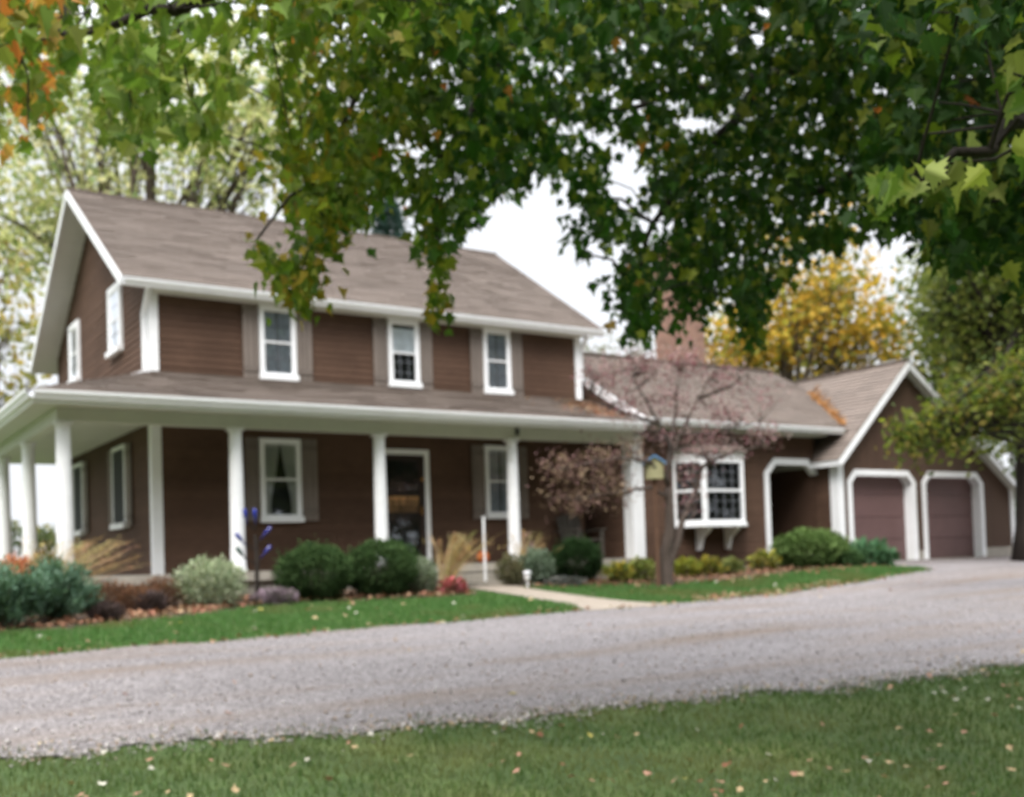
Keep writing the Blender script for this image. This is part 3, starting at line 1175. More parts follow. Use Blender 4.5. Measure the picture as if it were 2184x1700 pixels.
NEAR = np.array([(-60, -1.5), (-30, -5.8), (-12, -9.2), (-3.85, -10.77), (-1.45, -11.25), (1.62, -11.7), (4.9, -11.97), (12, -12.4), (40, -13)])
FAR = np.array([(-60, 3.5), (-30, -3.0), (-12, -6.2), (-3.25, -6.54), (1.4, -6.2), (5.49, -6.0), (8.94, -5.55), (12.5, -4.8), (14.2, -4.25), (15.09, -3.7)])


def near_y(x):
    return np.interp(x, NEAR[:, 0], NEAR[:, 1]) + .07 * np.sin(x * 1.7) + .05 * np.sin(x * 4.3 + 1) + .05 * np.sin(x * 9.1 + 2 * np.sin(x * 2.3))


def far_y(x):
    return np.interp(x, FAR[:, 0], FAR[:, 1]) + .05 * np.sin(x * 2.1) + .04 * np.sin(x * 5.3 + 2 * np.sin(x * 1.3))


xs1 = np.concatenate([np.linspace(-60, -12, 40), np.arange(-11.9, 15.09, .12), [15.09]])
rows = [[(x, near_y(x) + (far_y(x) - near_y(x)) * t) for t in np.linspace(0, 1, 22)] for x in xs1]
xs2 = np.arange(15.09, 40.1, .25)
rows += [[(x + .002, near_y(x) + (-1.79 - near_y(x)) * t) for t in np.linspace(0, 1, 22)] for x in xs2]
o = sheet_from_rows('driveway', rows, M['gravel'], .012)
o["kind"] = 'structure'
rows = []
for y in np.linspace(-3.7, -1.79, 10):
    bx = np.interp(y, [-3.7, -3.4, -3.0, -2.4, -1.79], [15.05, 15.0, 14.9, 14.8, 14.75])
    rows.append([(bx + (15.095 - bx) * t, y) for t in np.linspace(0, 1, 4)])
o = sheet_from_rows('driveway', rows, M['gravel'], .0125)
o["kind"] = 'structure'

# path from the steps to the drive
pc = [(5.1, -2.02), (5.05, -2.8), (5.0, -3.6), (4.95, -4.6), (4.95, -5.4), (5.0, -6.1)]
pw = [.5, .42, .42, .45, .55, .8]
ty = np.linspace(-2.02, -6.1, 18)
rows = []
for y in ty:
    c = np.interp(-y, [-p[1] for p in pc], [p[0] for p in pc])
    w = np.interp(-y, [-p[1] for p in pc], pw)
    rows.append([(c + w * s, y) for s in np.linspace(-1, 1, 7)])
o = sheet_from_rows('path', rows, M['path'], .018)
o["kind"] = 'structure'

# planting beds
BEDL = np.array([(-6, -4.6), (-2.94, -4.4), (-2.2, -4.5), (-.63, -3.85), (.98, -3.1), (1.8, -3.2), (3.1, -3.42), (4.0, -3.3), (4.5, -2.9)])
BEDR = np.array([(5.55, -2.45), (6.4, -2.75), (8, -3.1), (9.5, -3.3), (11, -3.0), (12.5, -2.75), (14.0, -2.75), (14.8, -2.6)])


def bedl(x):
    return np.interp(x, BEDL[:, 0], BEDL[:, 1]) + .05 * np.sin(3 * x)


def bedr(x):
    return np.interp(x, BEDR[:, 0], BEDR[:, 1]) + .05 * np.sin(3 * x)


rows = [[(x, bedl(x) + (-1.2 - bedl(x)) * t) for t in np.linspace(0, 1, 9)] for x in np.arange(-6, 4.51, .2)]
o = sheet_from_rows('flower_bed', rows, M['mulch'], .01)
o["kind"] = 'structure'
rows = [[(x, bedr(x) + (-1.0 - bedr(x)) * t) for t in np.linspace(0, 1, 9)] for x in np.arange(5.55, 14.8, .2)]
o = sheet_from_rows('flower_bed', rows, M['mulch'], .01)
o["kind"] = 'structure'

# ------------------------------------------------------------------ grass


def pick(pal, n, jit=.18):
    pal = np.array(pal)
    c = pal[rng.integers(0, len(pal), n)]
    return np.clip(c * (1 + rng.uniform(-jit, jit, (n, 1))), 0, 1)


def clump_noise(x, y, s):
    return np.sin(x * s + 1.3 * np.sin(y * s * .7)) * np.sin(y * s * 1.1 + 1.7 * np.sin(x * s * .6))


def grass(name, x, y, hmin, hmax, wid, pal, lift=0.0):
    n = len(x)
    z = gz(x, y) + lift
    h = rng.uniform(hmin, hmax, n)
    ang = rng.uniform(0, 2 * np.pi, n)
    lean = rng.uniform(.1, .8, n) * h
    la = rng.uniform(0, 2 * np.pi, n)
    w = wid * rng.uniform(.7, 1.3, n)
    dx, dy = np.cos(ang) * w, np.sin(ang) * w
    b0 = np.stack([x - dx, y - dy, z - .005], 1)
    b1 = np.stack([x + dx, y + dy, z - .005], 1)
    mx_, my_ = np.cos(la) * lean * .4, np.sin(la) * lean * .4
    m0 = np.stack([x - dx * .8 + mx_, y - dy * .8 + my_, z + h * .6], 1)
    m1 = np.stack([x + dx * .8 + mx_, y + dy * .8 + my_, z + h * .6], 1)
    t = np.stack([x + np.cos(la) * lean, y + np.sin(la) * lean, z + h], 1)
    V = np.stack([b0, b1, m1, m0, t], 1).reshape(-1, 3)
    base = np.arange(n)[:, None] * 5
    loops = np.concatenate([base + np.array([[0, 1, 2, 3]]), base + np.array([[3, 2, 4]])], 1).ravel()
    totals = np.tile([4, 3], n)
    starts = np.concatenate([[0], np.cumsum(totals)[:-1]])
    cn = clump_noise(x, y, 1.4) * .5 + clump_noise(x + 3, y, 4.1) * .3
    c = pick(pal, n, .22)
    yel = np.clip((cn - .1) * 1.6, 0, .65)[:, None]
    c = c * (1 - yel) + np.array(lin(108, 110, 66)) * yel * rng.uniform(.8, 1.2, (n, 1))
    cols = np.repeat(c, 2, axis=0)
    ob = np_mesh(name, V, loops, starts, totals, cols, M['grass'])
    ob["kind"] = 'stuff'
    return ob


# near lawn: the wedge in front of the camera
n = 290000
uu = rng.uniform(-600, 2900, n)
dd = np.sqrt(rng.uniform(4.5 ** 2, 17 ** 2, n))
gx = CAM[0] + fwd[0] * dd + rgt[0] * dd * (uu - WPX / 2) / FPX
gy = CAM[1] + fwd[1] * dd + rgt[1] * dd * (uu - WPX / 2) / FPX
k = gy < near_y(gx) + np.clip(rng.normal(0, .16, n) + .12 * clump_noise(gx, gy, 3.1), -.4, .4)
PAL_NEAR = [lin(72, 98, 47), lin(83, 107, 54), lin(64, 91, 44), lin(97, 109, 64), lin(83, 98, 54)]
grass('grass', gx[k], gy[k], .018, .055, .0035, PAL_NEAR)
# lawn strip by the beds
n = 110000
gx = rng.uniform(-5, 15.2, n)
gy = rng.uniform(-7, -2.3, n)
lim = np.where(gx < 4.75, bedl(gx), bedr(gx))
inpath = (np.abs(gx - 5.0) < .5 + .4 * np.clip((-gy - 5.4) / .7, 0, 1)) & (gy > -6.2)
tipback = (gx > 14.7) & (gy > -3.0 - (gx - 14.7) * 1.6)
k = (gy > far_y(gx) + rng.normal(0, .1, n)) & (gy < lim + rng.normal(0, .04, n)) & ~inpath & ~tipback & (gx < 15.05)
PAL_FAR = [lin(77, 115, 58), lin(85, 123, 64), lin(67, 106, 53), lin(92, 120, 69)]
grass('grass', gx[k], gy[k], .03, .07, .006, PAL_FAR)
# weeds in the drive
n = 900
gx = rng.normal(-1.2, 3.6, n)
gy = -8.6 + rng.normal(0, .4, n) + .1 * gx * 0
k = clump_noise(gx, gy, .9) > .1
grass('grass', gx[k], gy[k], .01, .03, .005, [lin(96, 104, 60), lin(112, 104, 70)], .012)

# loose stones on the drive and spilling on to its edges
n = 9000
x = np.concatenate([rng.uniform(-5, 14, 4500), rng.uniform(-4.5, 13, 4500)])
y = np.concatenate([near_y(x[:4500]) + rng.uniform(0, 1, 4500) ** 1.6 * 4.6, near_y(x[4500:]) + rng.normal(.02, .14, 4500)])
r = rng.uniform(.006, .017, n) * np.where(rng.uniform(0, 1, n) < .06, 1.7, 1)
oct_v = np.array([(1, 0, 0), (0, 1, 0), (-1, 0, 0), (0, -1, 0), (0, 0, .8), (0, 0, -.8)], float)
oct_f = np.array([(0, 1, 4), (1, 2, 4), (2, 3, 4), (3, 0, 4), (1, 0, 5), (2, 1, 5), (3, 2, 5), (0, 3, 5)])
ang = rng.uniform(0, 6.28, n)
vv_ = oct_v[None] * r[:, None, None] * rng.uniform(.6, 1.2, (n, 1, 3))
vx_ = vv_[..., 0] * np.cos(ang)[:, None] - vv_[..., 1] * np.sin(ang)[:, None]
vy_ = vv_[..., 0] * np.sin(ang)[:, None] + vv_[..., 1] * np.cos(ang)[:, None]
V = np.stack([vx_ + x[:, None], vy_ + y[:, None], vv_[..., 2] + (gz(x, y) + .014 + r * .3)[:, None]], 2).reshape(-1, 3)
lp_ = (np.arange(n)[:, None, None] * 6 + oct_f[None]).reshape(-1)
ob = np_mesh('gravel', V, lp_, np.arange(n * 8) * 3, np.full(n * 8, 3), np.repeat(pick([lin(176, 170, 168), lin(200, 194, 190), lin(156, 150, 148), lin(216, 210, 206), lin(180, 162, 146)], n, .12), 8, axis=0), M['stone'])
ob["kind"] = 'stuff'

# ------------------------------------------------------------------ leaves and trees
MAPLE = np.array([(0, 0), (.10, -.04), (.30, .02), (.22, .16), (.52, .34), (.34, .40), (.36, .50), (.17, .52), (.20, .68), (.10, .66), (0, 1.0)])


def maple_leaves(name, P, size, tip, nrm, cols, mat, parent):
    """P (n,3) leaf bases; tip, nrm unit vectors"""
    n = len(P)
    side = np.cross(tip, nrm)
    side /= np.linalg.norm(side, axis=1, keepdims=True) + 1e-9
    nrm = np.cross(side, tip)
    prof = MAPLE
    m = len(prof)
    right = prof
    left = prof * np.array([-1, 1])
    pts = np.concatenate([right, left[1:-1]], 0)      # 0..m-1 right incl. base and tip, then left
    fold = rng.uniform(.05, .7, (n, 1))
    curl = rng.uniform(-.15, .6, (n, 1))
    X = pts[None, :, 0] * size[:, None]
    Yc = pts[None, :, 1] * size[:, None]
    Zc = np.abs(pts[None, :, 0]) * fold * size[:, None] - curl * (pts[None, :, 1] ** 2) * size[:, None]
    V = P[:, None, :] + side[:, None, :] * X[..., None] + tip[:, None, :] * Yc[..., None] + nrm[:, None, :] * Zc[..., None]
    K = len(pts)
    ri = list(range(m))
    li = [0] + list(range(m, K)) + [m - 1]
    li = li[::-1]
    base = np.arange(n)[:, None] * K
    loops = np.concatenate([base + np.array([ri]), base + np.array([li])], 1).ravel()
    totals = np.tile([len(ri), len(li)], n)
    starts = np.concatenate([[0], np.cumsum(totals)[:-1]])
    c2 = np.repeat(cols, 2, axis=0)
    c2[0::2] *= 1.12
    c2[1::2] *= .88
    return np_mesh(name, V.reshape(-1, 3), loops, starts, totals, np.clip(c2, 0, 1), mat, parent)


def quad_leaves(name, P, size, cols, mat, parent, tip=None, aspect=.55, flat=0.0):
    n = len(P)
    if tip is None:
        tip = rng.normal(0, 1, (n, 3))
    tip = tip / (np.linalg.norm(tip, axis=1, keepdims=True) + 1e-9)
    r = rng.normal(0, 1, (n, 3))
    r[:, 2] *= (1 - flat)
    side = np.cross(tip, r)
    side /= np.linalg.norm(side, axis=1, keepdims=True) + 1e-9
    s = size[:, None]
    a = P
    b = P + tip * s * .45 + side * s * aspect * .5
    c = P + tip * s
    d = P + tip * s * .45 - side * s * aspect * .5
    V = np.stack([a, b, c, d], 1).reshape(-1, 3)
    loops = np.arange(n * 4)
    totals = np.full(n, 4)
    starts = np.arange(n) * 4
    return np_mesh(name, V, loops, starts, totals, cols, mat, parent)


def unit(v):
    return v / (np.linalg.norm(v, axis=-1, keepdims=True) + 1e-9)


def blob_points(c, r, nclump, per, spread, shell=.6):
    """clumpy points inside an ellipsoid"""
    d = unit(rng.normal(0, 1, (nclump, 3)))
    rad = (shell + (1 - shell) * rng.uniform(0, 1, (nclump, 1))) * rng.uniform(.55, 1.0, (nclump, 1)) ** .5
    cc = np.array(c) + d * rad * np.array(r)
    p = np.repeat(cc, per, axis=0) + rng.normal(0, 1, (nclump * per, 3)) * spread
    shade = np.repeat(rng.uniform(.8, 1.25, (nclump, 1)), per, axis=0)
    return p, shade, cc


def branch_mesh(name, base, targets, r0, trunk_top, mat, parent, sub=None):
    """trunk to trunk_top then limbs to each target"""
    mb = MB()
    base = np.array(base, float)
    top = np.array(trunk_top, float)
    pts = [base + (top - base) * t + np.array((math.sin(t * 5) * .06, math.cos(t * 4) * .06 - .06, 0)) * r0 * 6 * t for t in np.linspace(0, 1, 7)]
    mb.tube(pts, [r0 * (1.5 if i == 0 else 1 - .5 * i / 6) for i in range(7)], 10)
    for k, t in enumerate(targets):
        t = np.array(t, float)
        s = pts[3 + k % 4]
        L = np.linalg.norm(t - s)
        n_ = 6
        bend = rng.normal(0, .06, 3) * L
        lp = [s + (t - s) * f + np.array((0, 0, .12 * L * math.sin(f * math.pi))) + bend * math.sin(f * math.pi) for f in np.linspace(0, 1, n_)]
        mb.tube(lp, [max(r0 * .42 * (1 - f * .9), .012) for f in np.linspace(0, 1, n_)], 6)
        if sub is not None:
            near = sub[np.argsort(np.linalg.norm(sub - t, axis=1))[:7]]
            for q_ in near:
                s2 = lp[rng.integers(2, 6)]
                mid = (s2 + q_) / 2 + rng.normal(0, .05, 3) * np.linalg.norm(q_ - s2)
                mb.tube([s2, mid, q_], [max(r0 * .12, .012), max(r0 * .08, .01), .006], 4, cap=False)
    return mb.build(name, mat, parent, True)


def tree(name, label, cat, base, height, r0, blobs, pal, leaf, trunk_frac=.45, group=None, mat='leaf_far', bark='bark', per=18, spread=.45, jit=.25, droop=0.0, aspect=.6):
    """blobs: (centre, radii, number of clumps)"""
    t = empty(name, label, cat, base, group)
    P, S, C, TG = [], [], [], []
    for (c, r, nc) in blobs:
        p, s, cc = blob_points(c, r, nc, per, spread)
        P.append(p)
        S.append(s)
        C.append(cc)
        TG += list(cc[::max(1, nc // 5)][:5])
    P, S, C = np.concatenate(P), np.concatenate(S), np.concatenate(C)
    cols = np.clip(pick(pal, len(P), jit) * S, 0, 1)
    size = rng.uniform(.7, 1.3, len(P)) * leaf
    tip = rng.normal(0, 1, (len(P), 3))
    tip[:, 2] -= droop
    quad_leaves('crown', P, size, cols, M[mat], t, tip, aspect)
    base = np.array(base, float)
    branch_mesh('trunk', base - np.array((0, 0, .15)), TG, r0, base + np.array((0, 0, height * trunk_frac)), M[bark], t, C)
    return t


def px(u, v, dist):
    return at_d(u, v, dist)


# --- the big maple the photographer stands under
maple = empty('maple_tree', 'large green maple whose drooping boughs hang over the top of the view', 'tree', (1.7, -16.6, float(gz(1.7, -16.6))))
UB = [(-200, 250), (0, 330), (60, 310), (130, 210), (185, 130), (215, 300), (260, 330), (330, 330), (400, 300), (470, 310), (510, 140), (560, 150), (600, 300), (620, 470), (690, 520), (760, 500), (800, 430), (860, 430), (900, 540), (950, 560), (1000, 500), (1050, 430), (1105, 425), (1130, 385), (1170, 390), (1210, 420), (1250, 440), (1290, 560), (1330, 640), (1370, 730), (1410, 700), (1440, 600), (1480, 660), (1530, 650), (1560, 670), (1600, 735), (1640, 650), (1700, 570), (1760, 545), (1820, 520), (1880, 500), (1930, 490), (1975, 540), (2050, 580), (2120, 560), (2184, 640), (2400, 680)]
UBX, UBY = np.array([a for a, b in UB], float), np.array([b for a, b in UB], float)
GAPS = [(1490, 262, 75, 24), (1340, 370, 55, 80), (1290, 300, 38, 28), (1400, 470, 45, 40), (1590, 10, 75, 22), (1615, 70, 22, 32), (1440, 215, 26, 18), (1160, 240, 18, 14), (1255, 280, 35, 20), (1560, 420, 22, 14), (1640, 440, 16, 14), (1320, 545, 26, 40), (1290, 650, 22, 40), (560, 60, 20, 18), (520, 200, 40, 55), (200, 60, 26, 60), (650, 100, 16, 12), (170, 250, 30, 50), (90, 120, 22, 22), (580, 250, 26, 40), (1450, 560, 22, 22), (1010, 300, 10, 16), (1055, 180, 9, 12), (985, 340, 9, 14), (1130, 420, 14, 20), (1545, 710, 24, 40), (1418, 600, 14, 60), (1650, 720, 24, 60)]


def canopy_uv(n):
    u = rng.uniform(-180, 2380, n * 3)
    yb = np.interp(u, UBX, UBY)
    v = rng.uniform(-260, 740, n * 3)
    edge = rng.normal(0, 16, n * 3)
    ok = v < yb + edge - 20
    for (a, b, ra, rb) in GAPS:
        ok &= ((u - a) / ra) ** 2 + ((v - b) / rb) ** 2 > rng.uniform(.55, 1.25, n * 3)
    cl = np.sin(u * .021 + 2 * np.sin(v * .017)) * np.sin(v * .027 + 1.4 * np.sin(u * .013))
    thin = np.where(u < 540, .70, np.where(u < 1000, .34 - .22 * np.clip((u - 640) / 360, 0, 1), .0))
    ok &= rng.uniform(0, 1, n * 3) > np.clip(-cl * .55 + thin, 0, .88)
    fine = np.sin(u * .083 + 1.7 * np.sin(v * .061)) * np.sin(v * .095 + 1.9 * np.sin(u * .057))
    ok &= fine < rng.normal(np.where(u < 1000, .55, .70), .14)
    return u[ok], v[ok]


PAL_DARK = [lin(54, 92, 32), lin(65, 103, 37), lin(44, 78, 29), lin(75, 104, 36), lin(59, 87, 42)]
PAL_OLIVE = [lin(118, 137, 46), lin(103, 127, 46), lin(138, 147, 54), lin(91, 116, 44), lin(149, 142, 49)]
PAL_LIGHT = [lin(114, 139, 61), lin(129, 148, 69), lin(97, 125, 53), lin(144, 152, 78)]
PAL_ORANGE = [lin(204, 140, 70), lin(190, 150, 72), lin(214, 128, 70), lin(160, 150, 76)]
# fill the crown with leaf clusters at true distances from 3 to 11 m
cu, cv = canopy_uv(27000)
n = len(cu)
dist = np.where(cu < 520, rng.uniform(5.4, 8.2, n), np.where(cu < 1050, rng.uniform(5.5, 8.5, n), np.where(cu < 1850, rng.uniform(6.2, 10.5, n), rng.uniform(4.2, 9.5, n))))
dist = np.where((cv < 80) & (rng.uniform(0, 1, n) < .5), dist * .75, dist)
P = CAM + (rgt * ((cu - WPX / 2) / FPX)[:, None] + upv * ((PY - cv) / FPX)[:, None] + fwd) * dist[:, None]
P += rng.normal(0, .03, P.shape)
c = pick(PAL_DARK + PAL_DARK + PAL_OLIVE[:3], n, .28)
w = (np.clip((1000 - cu) / 260, 0, 1) * rng.uniform(.4, 1, n))[:, None]
c = c * (1 - w) + pick(PAL_OLIVE, n, .25) * w
w = (np.clip((540 - cu) / 80, 0, 1) * rng.uniform(.5, 1, n))[:, None]
c = c * (1 - w) + pick(PAL_LIGHT, n, .2) * w
w = (rng.uniform(0, 1, n) < np.clip((200 - cu) / 300, 0, .32)).astype(float)[:, None]
c = c * (1 - w) + pick(PAL_ORANGE, n, .2) * w
w = (rng.uniform(0, 1, n) < np.where((cu > 540) & (cu < 950), .02, .004)).astype(float)[:, None]
c = c * (1 - w) + pick(PAL_ORANGE, n, .2) * w
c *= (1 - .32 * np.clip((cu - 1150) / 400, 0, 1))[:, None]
sz = rng.uniform(.045, .112, n) * np.where(cu < 520, 1.15, 1)
AP, AC, AS = [P], [c], [sz]
ANCH = [P[::110]]


def spray(pts, n_, spread, pal, size=(.06, .10), dist=6.3):
    """a hanging spray of leaves along a polyline given in the picture's frame at one distance"""
    pts = np.array(pts, float)
    seg = rng.integers(0, len(pts) - 1, n_)
    f = rng.uniform(0, 1, n_)
    uv = pts[seg, :2] + (pts[seg + 1, :2] - pts[seg, :2]) * f[:, None]
    sp = pts[seg, 2] + (pts[seg + 1, 2] - pts[seg, 2]) * f
    uv = uv + rng.normal(0, 1, (n_, 2)) * sp[:, None] * spread
    dd_ = dist + rng.normal(0, .22, n_)
    p = CAM + (rgt * ((uv[:, 0] - WPX / 2) / FPX)[:, None] + upv * ((PY - uv[:, 1]) / FPX)[:, None] + fwd) * dd_[:, None]
    AP.append(p)
    AC.append(pick(pal, n_, .25))
    AS.append(rng.uniform(size[0], size[1], n_))
    return [at_d(a, b, dist) for a, b, _ in pts]


TW = []
PAL_HANG = [lin(114, 131, 44), lin(96, 120, 41), lin(134, 140, 52), lin(77, 104, 39), lin(154, 135, 48)]
TW.append(spray([(690, 440, 28), (665, 520, 26), (640, 585, 30), (620, 640, 26)], 170, 1, PAL_HANG))
TW.append(spray([(545, 515, 12), (575, 545, 16), (610, 590, 24), (655, 610, 26), (670, 650, 16)], 130, 1, PAL_HANG))
TW.append(spray([(930, 430, 22), (925, 520, 16), (940, 590, 14), (930, 650, 16), (940, 680, 10)], 110, 1, PAL_HANG, dist=6.8))
TW.append(spray([(640, 250, 60), (650, 380, 40), (700, 470, 40)], 280, 1, PAL_HANG, dist=6.6))
TW.append(spray([(730, 330, 40), (760, 420, 40), (700, 500, 30)], 220, 1, PAL_HANG + PAL_DARK, dist=7))
TW.append(spray([(1330, 560, 26), (1345, 640, 24), (1370, 710, 18)], 150, 1, PAL_DARK, dist=7.6))
TW.append(spray([(1260, 420, 26), (1250, 470, 20), (1225, 510, 16)], 80, 1, PAL_DARK, dist=7.6))
TW.append(spray([(1265, 545, 10), (1230, 530, 8)], 12, 1, PAL_DARK, dist=7.6))
TW.append(spray([(1600, 600, 26), (1600, 680, 20), (1605, 725, 12)], 130, 1, PAL_DARK, dist=8))
TW.append(spray([(1470, 520, 34), (1465, 600, 30), (1475, 690, 22)], 190, 1, PAL_DARK, dist=7.8))
TW.append(spray([(1290, 700, 8), (1300, 690, 8)], 6, 1, [lin(150, 120, 70)], dist=9))
TW.append(spray([(380, 60, 70), (400, 180, 50), (440, 280, 22)], 80, 1, PAL_LIGHT, (.08, .12), dist=5.2))
TW.append(spray([(260, 100, 36), (280, 220, 36), (275, 310, 20)], 60, 1, PAL_LIGHT, (.08, .12), dist=5.2))
TW.append(spray([(20, 60, 40), (60, 160, 45), (60, 280, 30)], 26, 1, PAL_ORANGE + PAL_LIGHT, (.06, .1), dist=5.2))
TW.append(spray([(2200, 170, 26), (2140, 150, 20)], 14, 1, PAL_LIGHT, (.1, .14), dist=3.6))
TW.append(spray([(2230, 280, 40), (2120, 340, 30), (2010, 350, 26), (1900, 390, 16), (1870, 380, 10)], 40, 1, PAL_LIGHT + [lin(150, 160, 70), lin(160, 170, 96)], (.09, .13), dist=3.8))
TW.append(spray([(2180, 420, 50), (2050, 440, 45), (1930, 430, 30)], 50, 1, PAL_LIGHT + PAL_DARK + PAL_DARK, (.09, .13), dist=4.6))
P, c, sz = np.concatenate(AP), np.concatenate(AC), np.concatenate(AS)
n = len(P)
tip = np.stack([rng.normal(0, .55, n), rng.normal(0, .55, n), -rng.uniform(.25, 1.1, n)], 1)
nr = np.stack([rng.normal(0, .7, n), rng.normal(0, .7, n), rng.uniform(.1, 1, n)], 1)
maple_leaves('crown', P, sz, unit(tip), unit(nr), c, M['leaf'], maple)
# upper crown, above and behind the view
tp = np.array([1.7, -16.6, 0.0])
pp, ss, cc = blob_points((1.2, -15.2, 6.8), (6.5, 6.5, 2.6), 330, 16, .5, .2)
rel = pp - CAM
zc = rel @ fwd
vv = PY - FPX * (rel @ upv) / np.where(np.abs(zc) < .1, .1, zc)
uu_ = WPX / 2 + FPX * (rel @ rgt) / np.where(np.abs(zc) < .1, .1, zc)
keep = (pp[:, 2] > 3.0) & ~((zc > .5) & (vv > -120) & (uu_ > -150) & (uu_ < 2330)) & (np.linalg.norm(rel, axis=1) > 3)
pp, ss = pp[keep], ss[keep]
n = len(pp)
tip = np.stack([rng.normal(0, .55, n), rng.normal(0, .55, n), -rng.uniform(.1, 1.1, n)], 1)
nr = np.stack([rng.normal(0, .5, n), rng.normal(0, .5, n), rng.uniform(.3, 1, n)], 1)
maple_leaves('crown', pp, rng.uniform(.14, .22, n), unit(tip), unit(nr), pick(PAL_DARK, n) * ss, M['leaf'], maple)
# trunk, limbs and twigs
mb = MB()
b0 = np.array([1.7, -16.6, float(gz(1.7, -16.6)) - .1])
trunk_pts = [b0, b0 + (0, 0, .5), b0 + (.03, 0, 1.5), b0 + (0, .1, 2.7), b0 + (-.1, .2, 4.0), b0 + (-.2, .5, 6.0), b0 + (-.2, .7, 8)]
mb.tube(trunk_pts, [.52, .38, .33, .30, .24, .16, .07], 14)
LIMB = [[(2400, 120, 6.6), (1900, 90, 7.4), (1640, 160, 8.0), (1420, 212, 8.4), (1200, 260, 8.8)],
        [(2380, 60, 6), (1750, -20, 7), (1200, -60, 7.4), (800, 60, 7), (690, 380, 6.6)],
        [(2400, -60, 5.5), (1500, -160, 6), (700, -120, 5.6), (380, 20, 4.8), (150, 80, 5)],
        [(2350, 260, 6.5), (1950, 300, 7.5), (1700, 420, 8.2), (1600, 600, 8.2)],
        [(1640, 160, 8.0), (1500, 330, 7.8), (1390, 470, 7.6), (1345, 640, 7.6)],
        [(1200, -60, 7.4), (1050, 150, 7.2), (940, 350, 6.9), (930, 560, 6.8)],
        [(2500, 200, 4.5), (2200, 270, 4.0), (2050, 345, 3.8), (1900, 385, 3.8)]]
limb_nodes = []
for k, L_ in enumerate(LIMB):
    w3 = [at_d(*q_) for q_ in L_]
    if k not in (4, 5):
        w3 = [np.array(trunk_pts[3 + k % 3], float)] + w3
    dense = []
    for i in range(len(w3) - 1):
        for f in np.linspace(0, 1, 5)[:-1]:
            dense.append(w3[i] + (w3[i + 1] - w3[i]) * f + rng.normal(0, .02, 3))
    dense.append(w3[-1])
    r_ = .11 if k not in (4, 5, 6) else .045
    mb.tube(dense, list(np.linspace(r_, .008, len(dense))), 7)
    limb_nodes += dense[4:]
for strand in TW:
    mb.tube(strand, list(np.linspace(.007, .003, len(strand))), 4, cap=False)
    s0 = strand[0]
    ln = np.array(limb_nodes)
    q_ = ln[np.argmin(np.linalg.norm(ln - s0, axis=1))]
    mb.tube([q_, (q_ + s0) / 2 + np.array((0, 0, .08)), s0], [.012, .01, .007], 4, cap=False)
ln = np.array(limb_nodes)
for a in ANCH[0]:
    q_ = ln[np.argmin(np.linalg.norm(ln - a, axis=1))]
    L_ = np.linalg.norm(q_ - a)
    if L_ > 1.5:
        continue
    mb.tube([q_, (q_ + a) / 2 + rng.normal(0, .06, 3) + np.array((0, 0, .1 * L_)), a], [.007, .005, .003], 4, cap=False)
mb.build('trunk', M['bark_dark'], maple, True)

# --- pale maple and its neighbours behind the left of the house
PAL_PALE = [lin(199, 201, 145), lin(184, 190, 132), lin(216, 214, 164), lin(160, 173, 117), lin(222, 214, 171), lin(134, 154, 98)]


def ground_at(u, dist):
    p = at_d(u, 1200, dist)
    return (p[0], p[1], float(gz(p[0], p[1])))


def blob(u, v, dist, ru, rv, nc, rd=None):
    """ellipsoid by its centre, size as seen, and distance"""
    s = dist / FPX
    rd = rd or ru * s * .8
    return (at_d(u, v, dist), (ru * s, rd, rv * s), nc)


D1 = 36.0
tree('maple_tree', 'pale yellow green maple rising behind the left gable of the house', 'tree', ground_at(330, D1), 14, .32,
     [blob(110, 330, D1, 240, 170, 90), blob(330, 230, D1 + 1, 240, 190, 95), blob(520, 340, D1, 170, 130, 70), blob(250, 480, D1 + 1, 260, 140, 75), blob(560, 180, D1, 160, 150, 55), blob(30, 480, D1, 150, 160, 45), blob(150, 150, D1, 230, 130, 50)],
     PAL_PALE, .27, .55, 'trees behind the house', per=22, spread=.52)
D1 = 44.0
tree('maple_tree', 'thin straggling tree with dull yellow leaves at the far left edge', 'tree', ground_at(-40, D1), 11, .22,
     [blob(0, 620, D1, 110, 120, 26), blob(40, 760, D1, 90, 110, 20), blob(-60, 520, D1, 130, 120, 26), blob(20, 880, D1, 60, 60, 8)],
     [lin(168, 160, 92), lin(150, 150, 84), lin(180, 158, 88), lin(126, 132, 74)], .4, .55, 'trees behind the house', per=15, spread=.55)

# --- blue spruce behind the ridge


def spruce(name, label, base, h, rad, pal, group):
    t = empty(name, label, 'tree', base, group)
    mb = MB()
    b = np.array(base, float)
    mb.tube([b - (0, 0, .2), b + (0, 0, h * .5), b + (0, 0, h)], [.3, .18, .03], 8)
    P, T, C = [], [], []
    for i in range(46):
        z = h * (.08 + .9 * i / 46)
        r = rad * (1 - (z / h)) + .15
        nb = 9
        for k in range(nb):
            a = 2 * math.pi * (k + rng.uniform(0, 1)) / nb
            d = np.array((math.cos(a), math.sin(a), -.25))
            e = b + np.array((0, 0, z)) + d * r * rng.uniform(.8, 1.1)
            mb.tube([b + (0, 0, z), e], [.03, .008], 4, cap=False)
            m = 46
            f = rng.uniform(.25, 1, m) ** .7
            p = (b + np.array((0, 0, z))) + d * r * f[:, None] + rng.normal(0, .12, (m, 3))
            P.append(p)
            T.append(np.tile(d, (m, 1)) + rng.normal(0, .6, (m, 3)))
            C.append(np.tile(rng.uniform(.7, 1.2), (m, 1)))
    P, T, C = np.concatenate(P), np.concatenate(T), np.concatenate(C)
    quad_leaves('crown', P, rng.uniform(.16, .34, len(P)), pick(pal, len(P)) * C, M['leaf_dull'], t, T, .22)
    mb.build('trunk', M['bark'], t, True)
    return t


